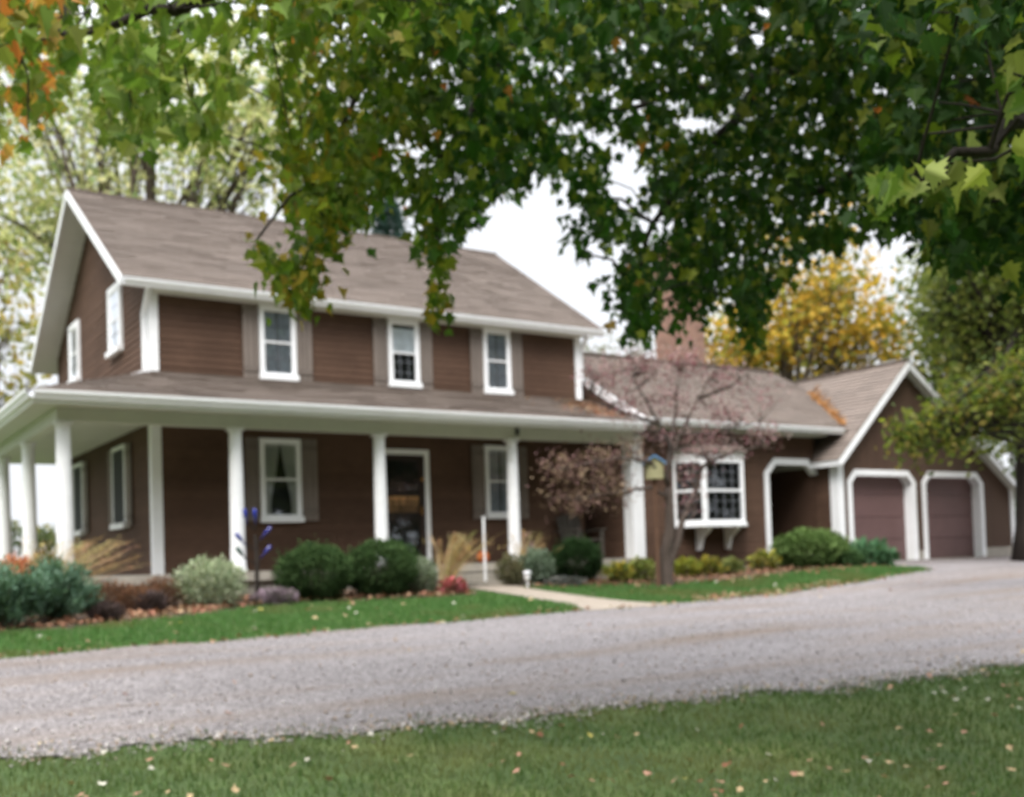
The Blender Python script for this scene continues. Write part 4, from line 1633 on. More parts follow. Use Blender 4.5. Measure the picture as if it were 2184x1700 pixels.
pb = ground_at(850, 40)
spruce('spruce_tree', 'dark blue green spruce showing above the middle of the main roof', pb, 14.4, 3.6, [lin(62, 84, 78), lin(74, 98, 92), lin(50, 74, 66)], 'trees behind the house')

# --- yellow maple behind the wing and green trees behind the garage
PAL_YEL = [lin(206, 172, 70), lin(192, 162, 64), lin(214, 180, 82), lin(160, 150, 62), lin(138, 138, 60), lin(198, 158, 64), lin(126, 130, 62)]
D1 = 42.0
tree('maple_tree', 'golden yellow maple glowing behind the low wing roof', 'tree', ground_at(1690, D1), 11, .3,
     [blob(1640, 700, D1, 150, 90, 75), blob(1790, 680, D1, 140, 110, 80), blob(1560, 740, D1, 90, 70, 40), blob(1740, 560, D1, 150, 110, 50), blob(1880, 730, D1, 80, 80, 40), blob(1700, 770, D1 + 2, 220, 50, 60)],
     PAL_YEL, .32, .5, 'trees behind the house', per=17, spread=.5)
D1 = 40.0
PAL_OLV = [lin(105, 112, 54), lin(89, 103, 49), lin(117, 119, 62), lin(78, 92, 45), lin(125, 117, 58)]
tree('broadleaf_tree', 'olive green tree standing behind the peak of the garage roof', 'tree', ground_at(2060, D1), 14, .3,
     [blob(2030, 640, D1, 110, 120, 60), blob(2140, 560, D1, 130, 150, 75), blob(2060, 780, D1, 110, 100, 60), blob(2180, 760, D1, 110, 140, 60), blob(1990, 820, D1, 70, 70, 25)],
     PAL_OLV, .34, .5, 'trees behind the house', mat='leaf', per=17, spread=.55)
D1 = 52.0
tree('broadleaf_tree', 'small dark green tree seen past the right eave of the garage', 'tree', ground_at(2190, D1), 6, .2,
     [blob(2180, 1060, D1, 90, 80, 30), blob(2130, 900, D1, 60, 50, 14)],
     [lin(84, 102, 62), lin(96, 110, 66)], .4, .4, 'trees behind the house', per=18, spread=.5)
# thin grey twiggy trees far off between the main block and the chimney
D1 = 70.0
for (u, v, lab) in ((1285, 745, 'bare grey tree top far behind the right end of the main roof'), (1370, 740, 'bare grey tree top just left of the brick chimney')):
    tree('bare_tree', lab, 'tree', ground_at(u, D1), 14, .2, [blob(u, v, D1, 55, 34, 14), blob(u, v + 60, D1, 60, 50, 12)],
         [lin(150, 150, 132), lin(134, 134, 118)], .3, .6, 'bare trees far behind', per=9, spread=.6)

# --- tree in front of the garage's right corner
tb = at_y(2192, 1200, -3.4)
tb = (tb[0], tb[1], float(gz(tb[0], tb[1])))
D2 = float((np.array(tb) - CAM) @ fwd)
tree('broadleaf_tree', 'dark trunked tree by the right corner of the garage with olive leaves', 'tree', tb, 9, .27,
     [blob(2110, 620, D2, 150, 150, 95), blob(2190, 820, D2, 120, 110, 70), blob(2010, 690, D2 + .5, 80, 90, 30), blob(2110, 880, D2 - 1, 100, 65, 60), blob(2250, 600, D2, 150, 160, 40), blob(2060, 520, D2 - 1, 130, 70, 40)],
     [lin(112, 122, 60), lin(96, 108, 52), lin(126, 130, 66), lin(82, 96, 48)], .17, .62, None, 'leaf', 'bark_dark', 26, .34)
# low bough of a young tree with yellow green leaves in front of the gable
sp_b = ground_at(2330, 17)
tree('sapling', 'yellow green bough reaching in from the right across the garage gable', 'tree', sp_b, 5.2, .09,
     [blob(1955, 935, 17, 50, 38, 20), blob(2030, 900, 17, 66, 40, 26), blob(2120, 850, 17, 70, 46, 26), blob(2210, 800, 17, 90, 70, 28), blob(2310, 760, 17, 110, 110, 30)],
     [lin(104, 114, 44), lin(86, 100, 40), lin(118, 122, 52), lin(70, 86, 36), lin(124, 112, 54)], .12, .7, None, 'leaf', 'bark_dark', 26, .16)

# --- far shrubs seen under the left side of the porch
for (u, v, ru, rv, lab) in ((25, 1150, 60, 26, 'dark bush on the horizon seen between the left porch columns'), (105, 1150, 40, 20, 'low green bush on the horizon beside the corner porch column'), (-60, 1140, 60, 36, 'dark bush on the horizon at the far left')):
    b = ground_at(u, 75)
    tree('shrub', lab, 'shrub', b, 1.5, .1, [blob(u, v, 75, ru, rv, 26)], [lin(92, 104, 62), lin(76, 92, 54), lin(130, 126, 70)], .4, .4, 'bushes on the horizon', per=14, spread=.3)

# --- unseen woods, added to block low sky from the porch and fill window reflections
P, S = [], []
for i in range(34):
    c0 = (-36 + i * 4.2 + rng.uniform(-1.5, 1.5), -46 + rng.uniform(-4, 4), 12 + rng.uniform(-2.5, 2.5))
    if i >= 26:
        c0 = (-40 + rng.uniform(-3, 3), -44 + (i - 26) * 4.4, 10 + rng.uniform(-2.5, 2.5))
    p, s_, _ = blob_points(c0, (4.5, 3.5, 16.0), 140, 14, .8, .4)
    P.append(p)
    S.append(s_)
P, S = np.concatenate(P), np.concatenate(S)
P[:, 2] = np.maximum(P[:, 2], -2.6)
ob = quad_leaves('light_block_woods', P, rng.uniform(.8, 1.7, len(P)), np.clip(pick(PAL_OLV, len(P)) * S * .5, 0, 1), M['leaf_far'], None)
ob["kind"] = 'stuff'

# ------------------------------------------------------------------ dogwood, birdhouse


def dogwood():
    bx, by = 7.72, -3.5
    bz = float(gz(bx, by))
    t = empty('dogwood_tree', 'small spreading tree with sparse dull red leaves in front of the wing', 'tree', (bx, by, bz))
    D = float((np.array((bx, by, 0)) - CAM) @ fwd)
    mb = MB()
    W3 = lambda u, v, dd=0: at_d(u, v, D + dd)
    stems = [[(1422, 1262, 0), (1420, 1200, 0), (1428, 1130, 0), (1425, 1040, 0)],
             [(1424, 1215, 0), (1448, 1140, .1), (1468, 1080, .2), (1500, 1000, .3), (1560, 930, .4)],
             [(1425, 1040, 0), (1428, 960, 0), (1405, 900, -.2), (1370, 840, -.4), (1340, 790, -.5)],
             [(1426, 1000, 0), (1445, 930, .2), (1490, 850, .3), (1520, 790, .4)],
             [(1425, 1030, 0), (1400, 990, -.3), (1330, 975, -.8), (1250, 990, -1.1), (1170, 1000, -1.3)],
             [(1425, 1060, 0), (1390, 1040, -.3), (1320, 1050, -.7), (1230, 1065, -1), (1160, 1060, -1.2)],
             [(1428, 960, 0), (1440, 880, .4), (1450, 800, .6)],
             [(1405, 900, -.2), (1330, 880, -.5), (1260, 840, -.7)],
             [(1490, 1000, .3), (1570, 960, .6), (1640, 950, .9)],
             [(1490, 850, .3), (1560, 820, .6), (1600, 790, .8)],
             [(1445, 930, .2), (1530, 920, .5), (1620, 900, .8)]]
    nodes = []
    for k, s in enumerate(stems):
        w = [W3(*q_) for q_ in s]
        dense = []
        for i in range(len(w) - 1):
            for f in np.linspace(0, 1, 5)[:-1]:
                dense.append(w[i] + (w[i + 1] - w[i]) * f + rng.normal(0, .012, 3))
        dense.append(w[-1])
        r0 = .15 if k == 0 else (.085 if k == 1 else .042)
        r1 = .07 if k == 0 else .006
        mb.tube(dense, list(np.linspace(r0, r1, len(dense))), 8)
        if k > 0:
            nodes += dense[6:]
    nodes = np.array(nodes)
    # leaf clumps: layered pads
    pads = [(1200, 995, 75, 18, -1.2, 34), (1290, 980, 70, 22, -.8, 32), (1230, 1060, 80, 14, -1, 30), (1310, 1045, 60, 26, -.7, 34), (1280, 1020, 60, 20, -.8, 18), (1350, 960, 50, 20, -.4, 14),
            (1290, 800, 70, 30, -.6, 36), (1370, 780, 70, 34, -.3, 44), (1460, 770, 70, 30, .3, 44), (1540, 800, 60, 30, .6, 30), (1430, 850, 90, 40, .2, 34), (1330, 860, 70, 30, -.5, 26), (1540, 880, 80, 36, .5, 30), (1620, 930, 60, 20, .9, 18), (1620, 850, 60, 30, .8, 12), (1480, 940, 80, 24, .3, 20), (1400, 930, 60, 20, 0, 12), (1540, 950, 60, 14, .5, 14), (1470, 1010, 34, 26, .2, 12), (1465, 1075, 26, 22, .2, 8), (1500, 962, 70, 14, .4, 14)]
    P, S, CL = [], [], []
    for (u, v, ru, rv, dd, nc) in pads:
        s = (D + dd) / FPX
        p, sh, cc = blob_points(at_d(u, v, D + dd), (ru * s, ru * s * .8, rv * s), int(nc * 1.1), 14, .13, .15)
        P.append(p)
        low = v > 940 and u < 1380
        pal = [lin(120, 92, 90), lin(104, 78, 78), lin(132, 108, 96), lin(96, 80, 68), lin(146, 126, 104)] if low else [lin(150, 122, 122), lin(136, 96, 102), lin(160, 138, 134), lin(146, 130, 124), lin(128, 78, 88)]
        S.append(np.clip(pick(pal, len(p), .22) * sh, 0, 1))
        CL.append(cc)
    P, S, CL = np.concatenate(P), np.concatenate(S), np.concatenate(CL)
    for q_ in CL[::2]:
        a = nodes[np.argmin(np.linalg.norm(nodes - q_, axis=1))]
        mb.tube([a, (a + q_) / 2 + rng.normal(0, .04, 3), q_], [.011, .008, .003], 4, cap=False)
    mb.build('trunk', M['bark_red'], t, True)
    tip = rng.normal(0, 1, (len(P), 3))
    tip[:, 2] -= .5
    quad_leaves('crown', P, rng.uniform(.04, .08, len(P)), S, M['leaf_dull'], t, tip, .5)


dogwood()

hb = (at_y(1404, 1240, -3.75)[0], -3.75)
hz = float(gz(*hb))
bh = empty('birdhouse', 'pale wooden birdhouse with shiny blue roof on a thin brown post', 'birdhouse', (hb[0], hb[1], hz))
Fh = lambda x, y, z: np.array((hb[0], hb[1], 0)) + x * np.array((.8, -.6, 0)) + y * np.array((.6, .8, 0)) + np.array((0, 0, z))
ztop = at_y(1396, 1022, -3.75)[2]
mb = MB()
mb.box(-.035, .035, -.035, .035, hz - .1, ztop, Fh)
mb.build('post', M['wood'], bh)
mb = MB()
mb.box(-.15, .15, -.12, .12, ztop + .002, ztop + .28, Fh)
b = len(mb.v)
mb.v += [tuple(Fh(*q_)) for q_ in ((-.15, -.12, ztop + .28), (.15, -.12, ztop + .28), (0, -.12, ztop + .38), (-.15, .12, ztop + .28), (.15, .12, ztop + .28), (0, .12, ztop + .38))]
mb.f += [(b, b + 1, b + 2), (b + 5, b + 4, b + 3)]
mb.c += [1.0, 1.0]
mb.build('nest_box', M['box_wood'], bh)
mb = MB()
for s in (-1, 1):
    mb.hexa([Fh(s * .20, -.17, ztop + .255), Fh(s * .20, .17, ztop + .255), Fh(0, .17, ztop + .39), Fh(0, -.17, ztop + .39),
             Fh(s * .20, -.17, ztop + .275), Fh(s * .20, .17, ztop + .275), Fh(0, .17, ztop + .41), Fh(0, -.17, ztop + .41)])
mb.build('roof', M['blue_roof'], bh)
mb = MB()
mb.lathe([(.028, 0), (.028, .006)], (0, 0, 0), 14)
mb.v = [tuple(Fh(p[0], -.121 - p[2], ztop + .2 + p[1])) for p in mb.v]
mb.build('entrance_hole', M['dark'], bh)

# ------------------------------------------------------------------ shrubs and flowers


def shrub(name, label, cat, x, y, w, h, pal, leaf=.04, n=3500, kind='round', group=None, depth=None, aspect=.55, up=.3, core=True, z0=None, dark_low=.5):
    z = float(gz(x, y)) if z0 is None else z0
    t = empty(name, label, cat, (x, y, z), group)
    depth = depth or w
    d = unit(rng.normal(0, 1, (n, 3)))
    lump = 1 + .11 * np.sin(d[:, 0] * 7 + 2) * np.sin(d[:, 1] * 6) + .06 * np.sin(d[:, 2] * 9 + d[:, 0] * 5)
    if kind == 'round':
        r = rng.uniform(.62, 1.03, n) * (1 + (lump - 1) * .5)
        p = np.stack([d[:, 0] * w / 2 * r, d[:, 1] * depth / 2 * r, h * .48 + d[:, 2] * h * .52 * r], 1)
        stray = rng.uniform(0, 1, n) < .05
        p[stray] = p[stray] * rng.uniform(1.02, 1.14, (stray.sum(), 1))
        tip = d + rng.normal(0, .6, (n, 3))
    elif kind == 'loose':
        r = rng.uniform(.3, 1.08, n) ** .7 * lump
        p = np.stack([d[:, 0] * w / 2 * r, d[:, 1] * depth / 2 * r, h * .42 + d[:, 2] * h * .52 * r], 1)
        tip = d * .7 + np.array((0, 0, up)) + rng.normal(0, .55, (n, 3))
    else:  # spreading
        ns = 60
        a = rng.uniform(0, 2 * np.pi, ns)
        rr = rng.uniform(.25, 1, ns)
        ends = np.stack([np.cos(a) * rr * w / 2, np.sin(a) * rr * depth / 2, h * (1.02 - .5 * rr ** 1.5) * rng.uniform(.35, 1.1, ns)], 1)
        k = rng.integers(0, ns, n)
        f = rng.uniform(.05, 1, n) ** .55
        p = ends[k] * np.stack([f, f, f ** .6], 1) + rng.normal(0, 1, (n, 3)) * np.array((w * .05, depth * .05, h * .06))
        tip = unit(ends[k]) + rng.normal(0, .5, (n, 3)) + np.array((0, 0, up))
    p[:, 2] = np.maximum(p[:, 2], .01)
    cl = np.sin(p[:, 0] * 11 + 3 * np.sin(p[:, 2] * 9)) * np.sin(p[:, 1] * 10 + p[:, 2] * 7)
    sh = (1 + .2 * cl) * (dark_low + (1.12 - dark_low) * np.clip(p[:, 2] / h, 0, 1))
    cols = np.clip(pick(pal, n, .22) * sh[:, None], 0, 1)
    P = p + np.array((x, y, z))
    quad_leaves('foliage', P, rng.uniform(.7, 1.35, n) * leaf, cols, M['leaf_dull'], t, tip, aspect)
    mb = MB()
    for k in range(14):
        a = random.uniform(0, 6.28)
        rr = random.uniform(.1, .36)
        e = (x + math.cos(a) * rr * w, y + math.sin(a) * rr * depth, z + h * random.uniform(.45, .75))
        mb.tube([(x + math.cos(a) * .03, y + math.sin(a) * .03, z - .03), ((x + e[0]) / 2, (y + e[1]) / 2, z + h * .35), e], [.014, .01, .004], 5)
    mb.build('stem', M['bark'], t)
    return t


def sx(u, Y, v=1230):
    return float(at_y(u, v, Y)[0])


GR = [lin(58, 80, 46), lin(68, 90, 52), lin(50, 72, 42), lin(76, 96, 58)]
DK = [lin(44, 66, 36), lin(52, 76, 42), lin(38, 58, 34)]
SAGE = [lin(152, 164, 132), lin(172, 182, 150), lin(132, 148, 116), lin(186, 192, 164)]
BLUEG = [lin(92, 122, 100), lin(108, 138, 118), lin(78, 106, 84), lin(120, 146, 126), lin(84, 112, 80)]
YG = [lin(158, 156, 70), lin(132, 140, 66), lin(190, 172, 72), lin(110, 124, 62), lin(128, 118, 72)]
TAN = [lin(182, 158, 116), lin(164, 138, 98), lin(196, 174, 130), lin(150, 130, 92)]
BRN = [lin(112, 80, 62), lin(128, 92, 72), lin(96, 70, 58), lin(140, 104, 78), lin(92, 78, 66)]

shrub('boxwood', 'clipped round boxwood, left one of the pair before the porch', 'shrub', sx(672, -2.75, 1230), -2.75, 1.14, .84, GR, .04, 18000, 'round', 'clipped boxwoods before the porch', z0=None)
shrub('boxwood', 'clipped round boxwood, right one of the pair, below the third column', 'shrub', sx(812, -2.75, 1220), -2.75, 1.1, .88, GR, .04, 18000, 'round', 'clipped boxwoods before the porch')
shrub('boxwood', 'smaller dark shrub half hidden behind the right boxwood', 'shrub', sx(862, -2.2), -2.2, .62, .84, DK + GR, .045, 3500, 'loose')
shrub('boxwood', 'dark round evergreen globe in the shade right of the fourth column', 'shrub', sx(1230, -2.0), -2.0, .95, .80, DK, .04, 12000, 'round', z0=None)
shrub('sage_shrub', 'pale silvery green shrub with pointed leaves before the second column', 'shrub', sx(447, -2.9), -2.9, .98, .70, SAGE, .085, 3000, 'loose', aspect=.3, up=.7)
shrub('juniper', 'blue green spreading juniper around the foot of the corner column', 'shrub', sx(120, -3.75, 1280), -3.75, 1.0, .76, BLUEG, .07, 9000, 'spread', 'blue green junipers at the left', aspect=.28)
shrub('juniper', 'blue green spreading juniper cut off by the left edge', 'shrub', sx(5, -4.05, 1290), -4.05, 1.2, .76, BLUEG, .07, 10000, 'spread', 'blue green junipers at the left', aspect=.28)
shrub('rust_shrub', 'rusty orange shrub behind the junipers by the left columns', 'shrub', sx(35, -2.2, 1190), -2.2, .75, .78, [lin(182, 118, 84), lin(196, 136, 100), lin(164, 104, 76), lin(206, 150, 112)], .06, 3000, 'loose')
shrub('olive_shrub', 'dark olive shrub just left of the corner column', 'shrub', sx(100, -2.0, 1190), -2.0, .5, .84, [lin(92, 92, 50), lin(78, 80, 44), lin(110, 102, 58)], .06, 2500, 'loose')
for (u, yy, w, h, lab) in ((232, -2.9, .6, .42, 'brown withered perennial clump right of the blue junipers'), (285, -3.1, .6, .36, 'brown withered perennial clump in the middle of the left bed'), (345, -2.8, .62, .44, 'brown withered perennial clump beside the silvery shrub'), (225, -3.9, .4, .22, 'low dark withered clump at the lawn edge of the left bed'), (325, -3.35, .36, .28, 'dark purplish withered clump at the front of the left bed')):
    shrub('dried_plant', lab, 'dried plant', sx(u, yy, 1290), yy, w, h, BRN if yy > -3.3 else [lin(84, 72, 72), lin(98, 82, 78), lin(72, 62, 62)], .07, 1600, 'loose', 'withered perennials in the left bed', aspect=.2, up=.9)
shrub('heather', 'low greyish purple mound at the lawn edge before the bottle tree', 'flower', sx(588, -3.05, 1285), -3.05, .62, .24, [lin(140, 126, 136), lin(122, 110, 116), lin(164, 140, 158), lin(112, 112, 100)], .045, 2400, 'loose')
shrub('sage_shrub', 'grey green upright plant right of the boxwoods', 'shrub', sx(905, -2.9, 1245), -2.9, .4, .60, [lin(130, 142, 116), lin(150, 158, 136), lin(106, 120, 96)], .07, 1800, 'loose', aspect=.3, up=.8)
shrub('flower_mound', 'bright red and pink flowering mound beside the steps', 'flower', sx(965, -3.0, 1255), -3.0, .46, .28, [lin(196, 84, 92), lin(180, 92, 100), lin(150, 96, 92), lin(104, 92, 70), lin(200, 110, 122), lin(96, 88, 60)], .06, 650, 'loose')
shrub('olive_shrub', 'dull olive plant at the foot of the fourth column', 'shrub', sx(1088, -2.1, 1225), -2.1, .46, .58, [lin(112, 112, 82), lin(96, 98, 70), lin(126, 120, 92)], .06, 2200, 'loose', aspect=.3)
shrub('grey_shrub', 'grey green shrub with small leaves between fourth column and dark globe', 'shrub', sx(1145, -2.1, 1215), -2.1, .62, .66, [lin(120, 138, 116), lin(142, 158, 138), lin(98, 116, 94)], .06, 2800, 'loose')
shrub('flower_mound', 'tall stem with pink blossoms beside the fourth column', 'flower', sx(1128, -1.75, 1180), -1.75, .3, .95, [lin(190, 160, 168), lin(170, 140, 130), lin(120, 116, 92), lin(150, 130, 110)], .05, 450, 'loose')
shrub('heather', 'low slate grey ground plant below the dark globe', 'flower', sx(1205, -2.65, 1245), -2.65, .7, .16, [lin(104, 108, 104), lin(90, 94, 92), lin(122, 118, 112)], .05, 1600, 'loose')
for (u, yy, w, h, pal, lab) in (
        (1318, -2.6, .6, .42, YG, 'yellow leaved hosta clump left of the birdhouse post'),
        (1368, -2.6, .55, .50, [lin(140, 150, 82), lin(124, 138, 72), lin(158, 160, 92)], 'soft green clump right behind the yellow hosta'),
        (1462, -2.2, .55, .40, [lin(150, 156, 66), lin(130, 142, 60), lin(176, 168, 70)], 'yellow green clump just right of the small tree trunk'),
        (1512, -2.3, .6, .40, YG, 'yellow clump under the middle of the bay window'),
        (1560, -2.3, .5, .32, [lin(130, 142, 84), lin(150, 150, 90), lin(112, 124, 76)], 'low green clump under the right end of the bay window'),
        (1632, -2.2, .62, .46, YG, 'yellow green clump at the left foot of the arched opening')):
    shrub('hosta', lab, 'plant', sx(u, yy, 1215), yy, w * .9, h * .85, pal, .11, 420, 'loose', 'hostas along the wing', aspect=.5, up=.5)
shrub('spreading_yew', 'broad green mounded shrub in front of the arched opening', 'shrub', sx(1730, -2.3, 1180), -2.3, 2.1, .80, [lin(98, 122, 68), lin(84, 108, 60), lin(112, 134, 80)], .07, 9000, 'round', None, 1.0)
shrub('spreading_yew', 'small green mound between the broad shrub and the garage hosta', 'shrub', sx(1798, -2.5, 1190), -2.5, .8, .42, [lin(84, 112, 70), lin(72, 98, 60)], .06, 2500, 'loose')
shrub('hosta', 'dark green hosta at the corner of the garage drive', 'plant', sx(1856, -2.6, 1190), -2.6, .95, .5, [lin(86, 122, 88), lin(70, 104, 72), lin(104, 138, 102)], .2, 420, 'loose', None, None, .5, .5)


def grass_clump(name, label, x, y, h, lean, n, pal, spread=.12, tip_frac=.35):
    """ornamental grass with arching stalks and feathery plumes"""
    z = float(gz(x, y))
    t = empty(name, label, 'ornamental grass', (x, y, z), 'ornamental grasses by the porch')
    mb, pl = MB(), MB()
    for k in range(n):
        a = random.uniform(0, 6.28)
        s = random.uniform(0, spread)
        hh = h * random.uniform(.55, 1.0)
        lx = lean[0] * random.uniform(.2, 1.15) + random.gauss(0, .2)
        ly = lean[1] * random.uniform(.2, 1.15) + random.gauss(0, .2)
        b = np.array((x + math.cos(a) * s, y + math.sin(a) * s, z - .02))
        pts = [b + np.array((lx * f ** 1.6, ly * f ** 1.6, hh * (f - .12 * f ** 3))) for f in (0, .3, .6, .85, 1)]
        c = random.choice(pal)
        c = tuple(min(1, q_ * random.uniform(.8, 1.2)) for q_ in c)
        w = random.uniform(.005, .009)
        for i in range(4):
            wv = np.array((rgt[0], rgt[1], 0)) * w * (1 - i / 4.5)
            wv2 = np.array((rgt[0], rgt[1], 0)) * w * (1 - (i + 1) / 4.5)
            mb.quad(pts[i] - wv, pts[i] + wv, pts[i + 1] + wv2, pts[i + 1] - wv2, col=c)
        if random.random() < tip_frac:
            for j in range(26):
                f = random.uniform(.72, 1.0)
                i0 = pts[3] + (pts[4] - pts[3]) * (f - .7) / .3 + np.array([random.gauss(0, .012) for _ in range(3)])
                d = np.array((random.gauss(0, .5) + lx, random.gauss(0, .5) + ly, random.gauss(.3, .4)))
                d = d / np.linalg.norm(d) * random.uniform(.03, .07)
                sd = np.cross(d, (0, 0, 1.0)) * .12
                pl.quad(i0, i0 + d * .5 + sd, i0 + d, i0 + d * .5 - sd, col=tuple(min(1, q_ * random.uniform(1.0, 1.35)) for q_ in c))
    mb.build('stalk', M['dry'], t)
    pl.build('plume', M['dry'], t)
    return t


ex = np.array((.84, -.5))
grass_clump('ornamental_grass', 'tan feathery grass leaning right beside the porch steps', sx(948, -2.35, 1230), -2.35, 1.15, (.5, -.1), 150, TAN, .12, .45)
grass_clump('ornamental_grass', 'thin tan grass behind the fourth column leaning right', sx(1108, -1.75, 1220), -1.75, 1.15, (.35, -.05), 70, TAN, .1, .3)
grass_clump('ornamental_grass', 'large tan plumed grass leaning right behind the corner column', sx(60, -2.2, 1200), -2.2, 1.15, (1.1, -.15), 190, TAN, .38, .6)

# ------------------------------------------------------------------ bottle tree, garden light, rail, pumpkin, chair
bty = -2.35
btx = sx(546, bty, 1180)
btz = float(gz(btx, bty))
bt = empty('bottle_tree', 'brown branching post hung with cobalt blue glass bottles by the second column', 'bottle tree', (btx, bty, btz))
top = at_y(544, 1140, bty)
mb = MB()
mb.tube([(btx, bty, btz - .1), (btx + .01, bty, btz + .6), (top[0], bty, top[2])], [.038, .032, .022], 8)
spots = [((526, 1118), (522, 1092), 'blue_glass'), ((545, 1118), (543, 1090), 'blue_glass'), ((524, 1162), (505, 1141), 'blue_glass'), ((556, 1190), (566, 1178), 'dark_blue'), ((524, 1192), (514, 1180), 'green_glass'), ((556, 1150), (566, 1138), 'dark_blue')]
bots = []
for (a, b, m) in spots:
    A, B = at_y(a[0], a[1], bty - .05), at_y(b[0], b[1], bty - .08)
    mb.tube([(btx, bty, A[2] - .08), A, A + (B - A) * .4], [.014, .01, .006], 6)
    bots.append((A, B, m))
mb.build('post', M['bark_dark'], bt)


def bottle(A, B, mat):
    d = unit(B - A)
    mb = MB()
    L = .24
    prof = [(.011, 0), (.011, .06), (.014, .08), (.029, .11), (.03, .225), (.016, .235), (.0, .238)]
    pts = [A + d * z for r, z in prof]
    mb.tube(pts, [max(r, .001) for r, z in prof], 12)
    return mb.build('bottle', mat, bt, True)


for (A, B, m) in bots:
    bottle(A, B, M[m])

gl_y = -2.75
glx = sx(1125, gl_y, 1240)
glz = float(gz(glx, gl_y))
gl = empty('garden_light', 'small white stake light at the edge of the bed by the path', 'garden light', (glx, gl_y, glz))
mb = MB()
mb.lathe([(.008, -.08), (.01, .12)], (glx, gl_y, glz), 8)
mb.build('stake', M['lamp_white'], gl, True)
mb = MB()
mb.lathe([(.012, .12), (.05, .18), (.055, .26), (.05, .27)], (glx, gl_y, glz), 14)
mb.build('lamp_shade', M['lamp_white'], gl, True)
mb = MB()
mb.lathe([(.08, .272), (.075, .285), (.02, .31)], (glx, gl_y, glz), 14)
mb.build('cap', M['lamp_white'], gl, True)

py_ = PYC - .75
hx = sx(1034, py_, 1200)
hr = empty('pole', 'slim white upright pole standing on the porch steps', 'pole', (hx, py_, -.31))
mb = MB()
ht = at_y(1031, 1104, py_)[2]
mb.box(hx - .016, hx + .016, py_ - .016, py_ + .016, -.31, ht)
mb.box(hx - .022, hx + .022, py_ - .022, py_ + .022, ht + .002, ht + .02)
mb.build('shaft', M['trim'], hr)

pux = sx(1030, -.75, 1180)
pk = empty('pumpkin', 'orange pumpkin sitting on the porch floor behind the slim white pole', 'pumpkin', (pux, -.75, 0))
mb = MB()
nseg, nring = 30, 10
b = len(mb.v)
for i in range(nring + 1):
    th = math.pi * i / nring
    for k in range(nseg):
        ph = 2 * math.pi * k / nseg
        r = .125 * math.sin(th) * (1 - .09 * abs(math.cos(ph * 5)) ** 3) + .001
        mb.v.append((pux + r * math.cos(ph), -.75 + r * math.sin(ph), .116 - .115 * math.cos(th) * (1 if i not in (0, nring) else .8)))
for i in range(nring):
    for k in range(nseg):
        k2 = (k + 1) % nseg
        mb.f.append((b + i * nseg + k, b + i * nseg + k2, b + (i + 1) * nseg + k2, b + (i + 1) * nseg + k))
        mb.c.append(1.0)
mb.build('fruit', M['pumpkin'], pk, True)
mb = MB()
mb.tube([(pux, -.75, .2), (pux + .005, -.75, .24), (pux + .03, -.74, .27)], [.022, .015, .012], 7)
mb.build('stem', M['bark'], pk)

chx, chy = 8.0, -.55
chx = sx(1238, chy, 1130)
chr_ = empty('porch_chair', 'grey slatted wooden chair on the porch behind the dark globe shrub', 'chair', (chx, chy, 0))
mb = MB()
for i in range(5):
    x = chx - .24 + i * .12
    hgt = .98 - .05 * abs(i - 2)
    mb.bar((x, chy + .26, .36), (x, chy + .42, hgt), .095, .02, up=(0, 1, .2))
mb.build('backrest', M['chair'], chr_)
mb = MB()
for i in range(5):
    y = chy - .24 + i * .12
    mb.bar((chx - .3, y, .4 - i * .02), (chx + .3, y, .4 - i * .02), .095, .022)
mb.build('seat', M['chair'], chr_)
for s in (-1, 1):
    mb = MB()
    mb.bar((chx + s * .35, chy - .34, .6), (chx + s * .35, chy + .36, .58), .11, .022)
    mb.build('armrest', M['chair'], chr_)
    mb = MB()
    mb.bar((chx + s * .32, chy - .28, 0.0), (chx + s * .32, chy - .28, .585), .09, .03, up=(1, 0, 0))
    mb.build('leg', M['chair'], chr_)
    mb = MB()
    mb.bar((chx + s * .29, chy - .3, .38), (chx + s * .29, chy + .55, .02), .025, .1)
    mb.build('leg', M['chair'], chr_)

# ------------------------------------------------------------------ fallen leaves


def leaf_mesh(name, col):
    P = np.zeros((1, 3))
    n = 1
    prof = MAPLE
    m = len(prof)
    pts = np.concatenate([prof, (prof * np.array([-1, 1]))[1:-1]], 0)
    mb = MB()
    f = random.uniform(.15, .5)
    cu_ = random.uniform(.1, .6)
    mb.v = [(p[0], p[1] - .5, abs(p[0]) * f + cu_ * (p[1] - .4) ** 2) for p in pts]
    ri = list(range(m))
    li = ([0] + list(range(m, len(pts))) + [m - 1])[::-1]
    mb.f = [tuple(ri), tuple(li)]
    mb.c = [col, tuple(q_ * .85 for q_ in col)]
    me = bpy.data.meshes.new(name)
    me.from_pydata(mb.v, [], mb.f)
    at = me.color_attributes.new("Col", 'FLOAT_COLOR', 'CORNER')
    vals = []
    for ff, cc_ in zip(mb.f, mb.c):
        vals += [*cc_, 1.0] * len(ff)
    at.data.foreach_set("color", np.array(vals, np.float32))
    me.materials.append(M['litter'])
    return me


LEAFC = {'tan': lin(196, 172, 136), 'pinkish brown': lin(188, 146, 126), 'pale cream': lin(206, 202, 188), 'yellow': lin(196, 184, 104), 'dark russet': lin(140, 98, 78)}
LMESH = {k: [leaf_mesh('fallen_leaf', v) for _ in range(3)] for k, v in LEAFC.items()}


def drop(colour, x, y, size, lift, place, group):
    o = bpy.data.objects.new('fallen_leaf', random.choice(LMESH[colour]))
    COL.objects.link(o)
    o.location = (x, y, float(gz(x, y)) + lift)
    o.scale = (size,) * 3
    o.rotation_euler = (random.gauss(0, .35), random.gauss(0, .35), random.uniform(0, 6.28))
    o["label"] = '%s fallen maple leaf lying %s' % (colour, place)
    o["category"] = 'leaf'
    o["group"] = group


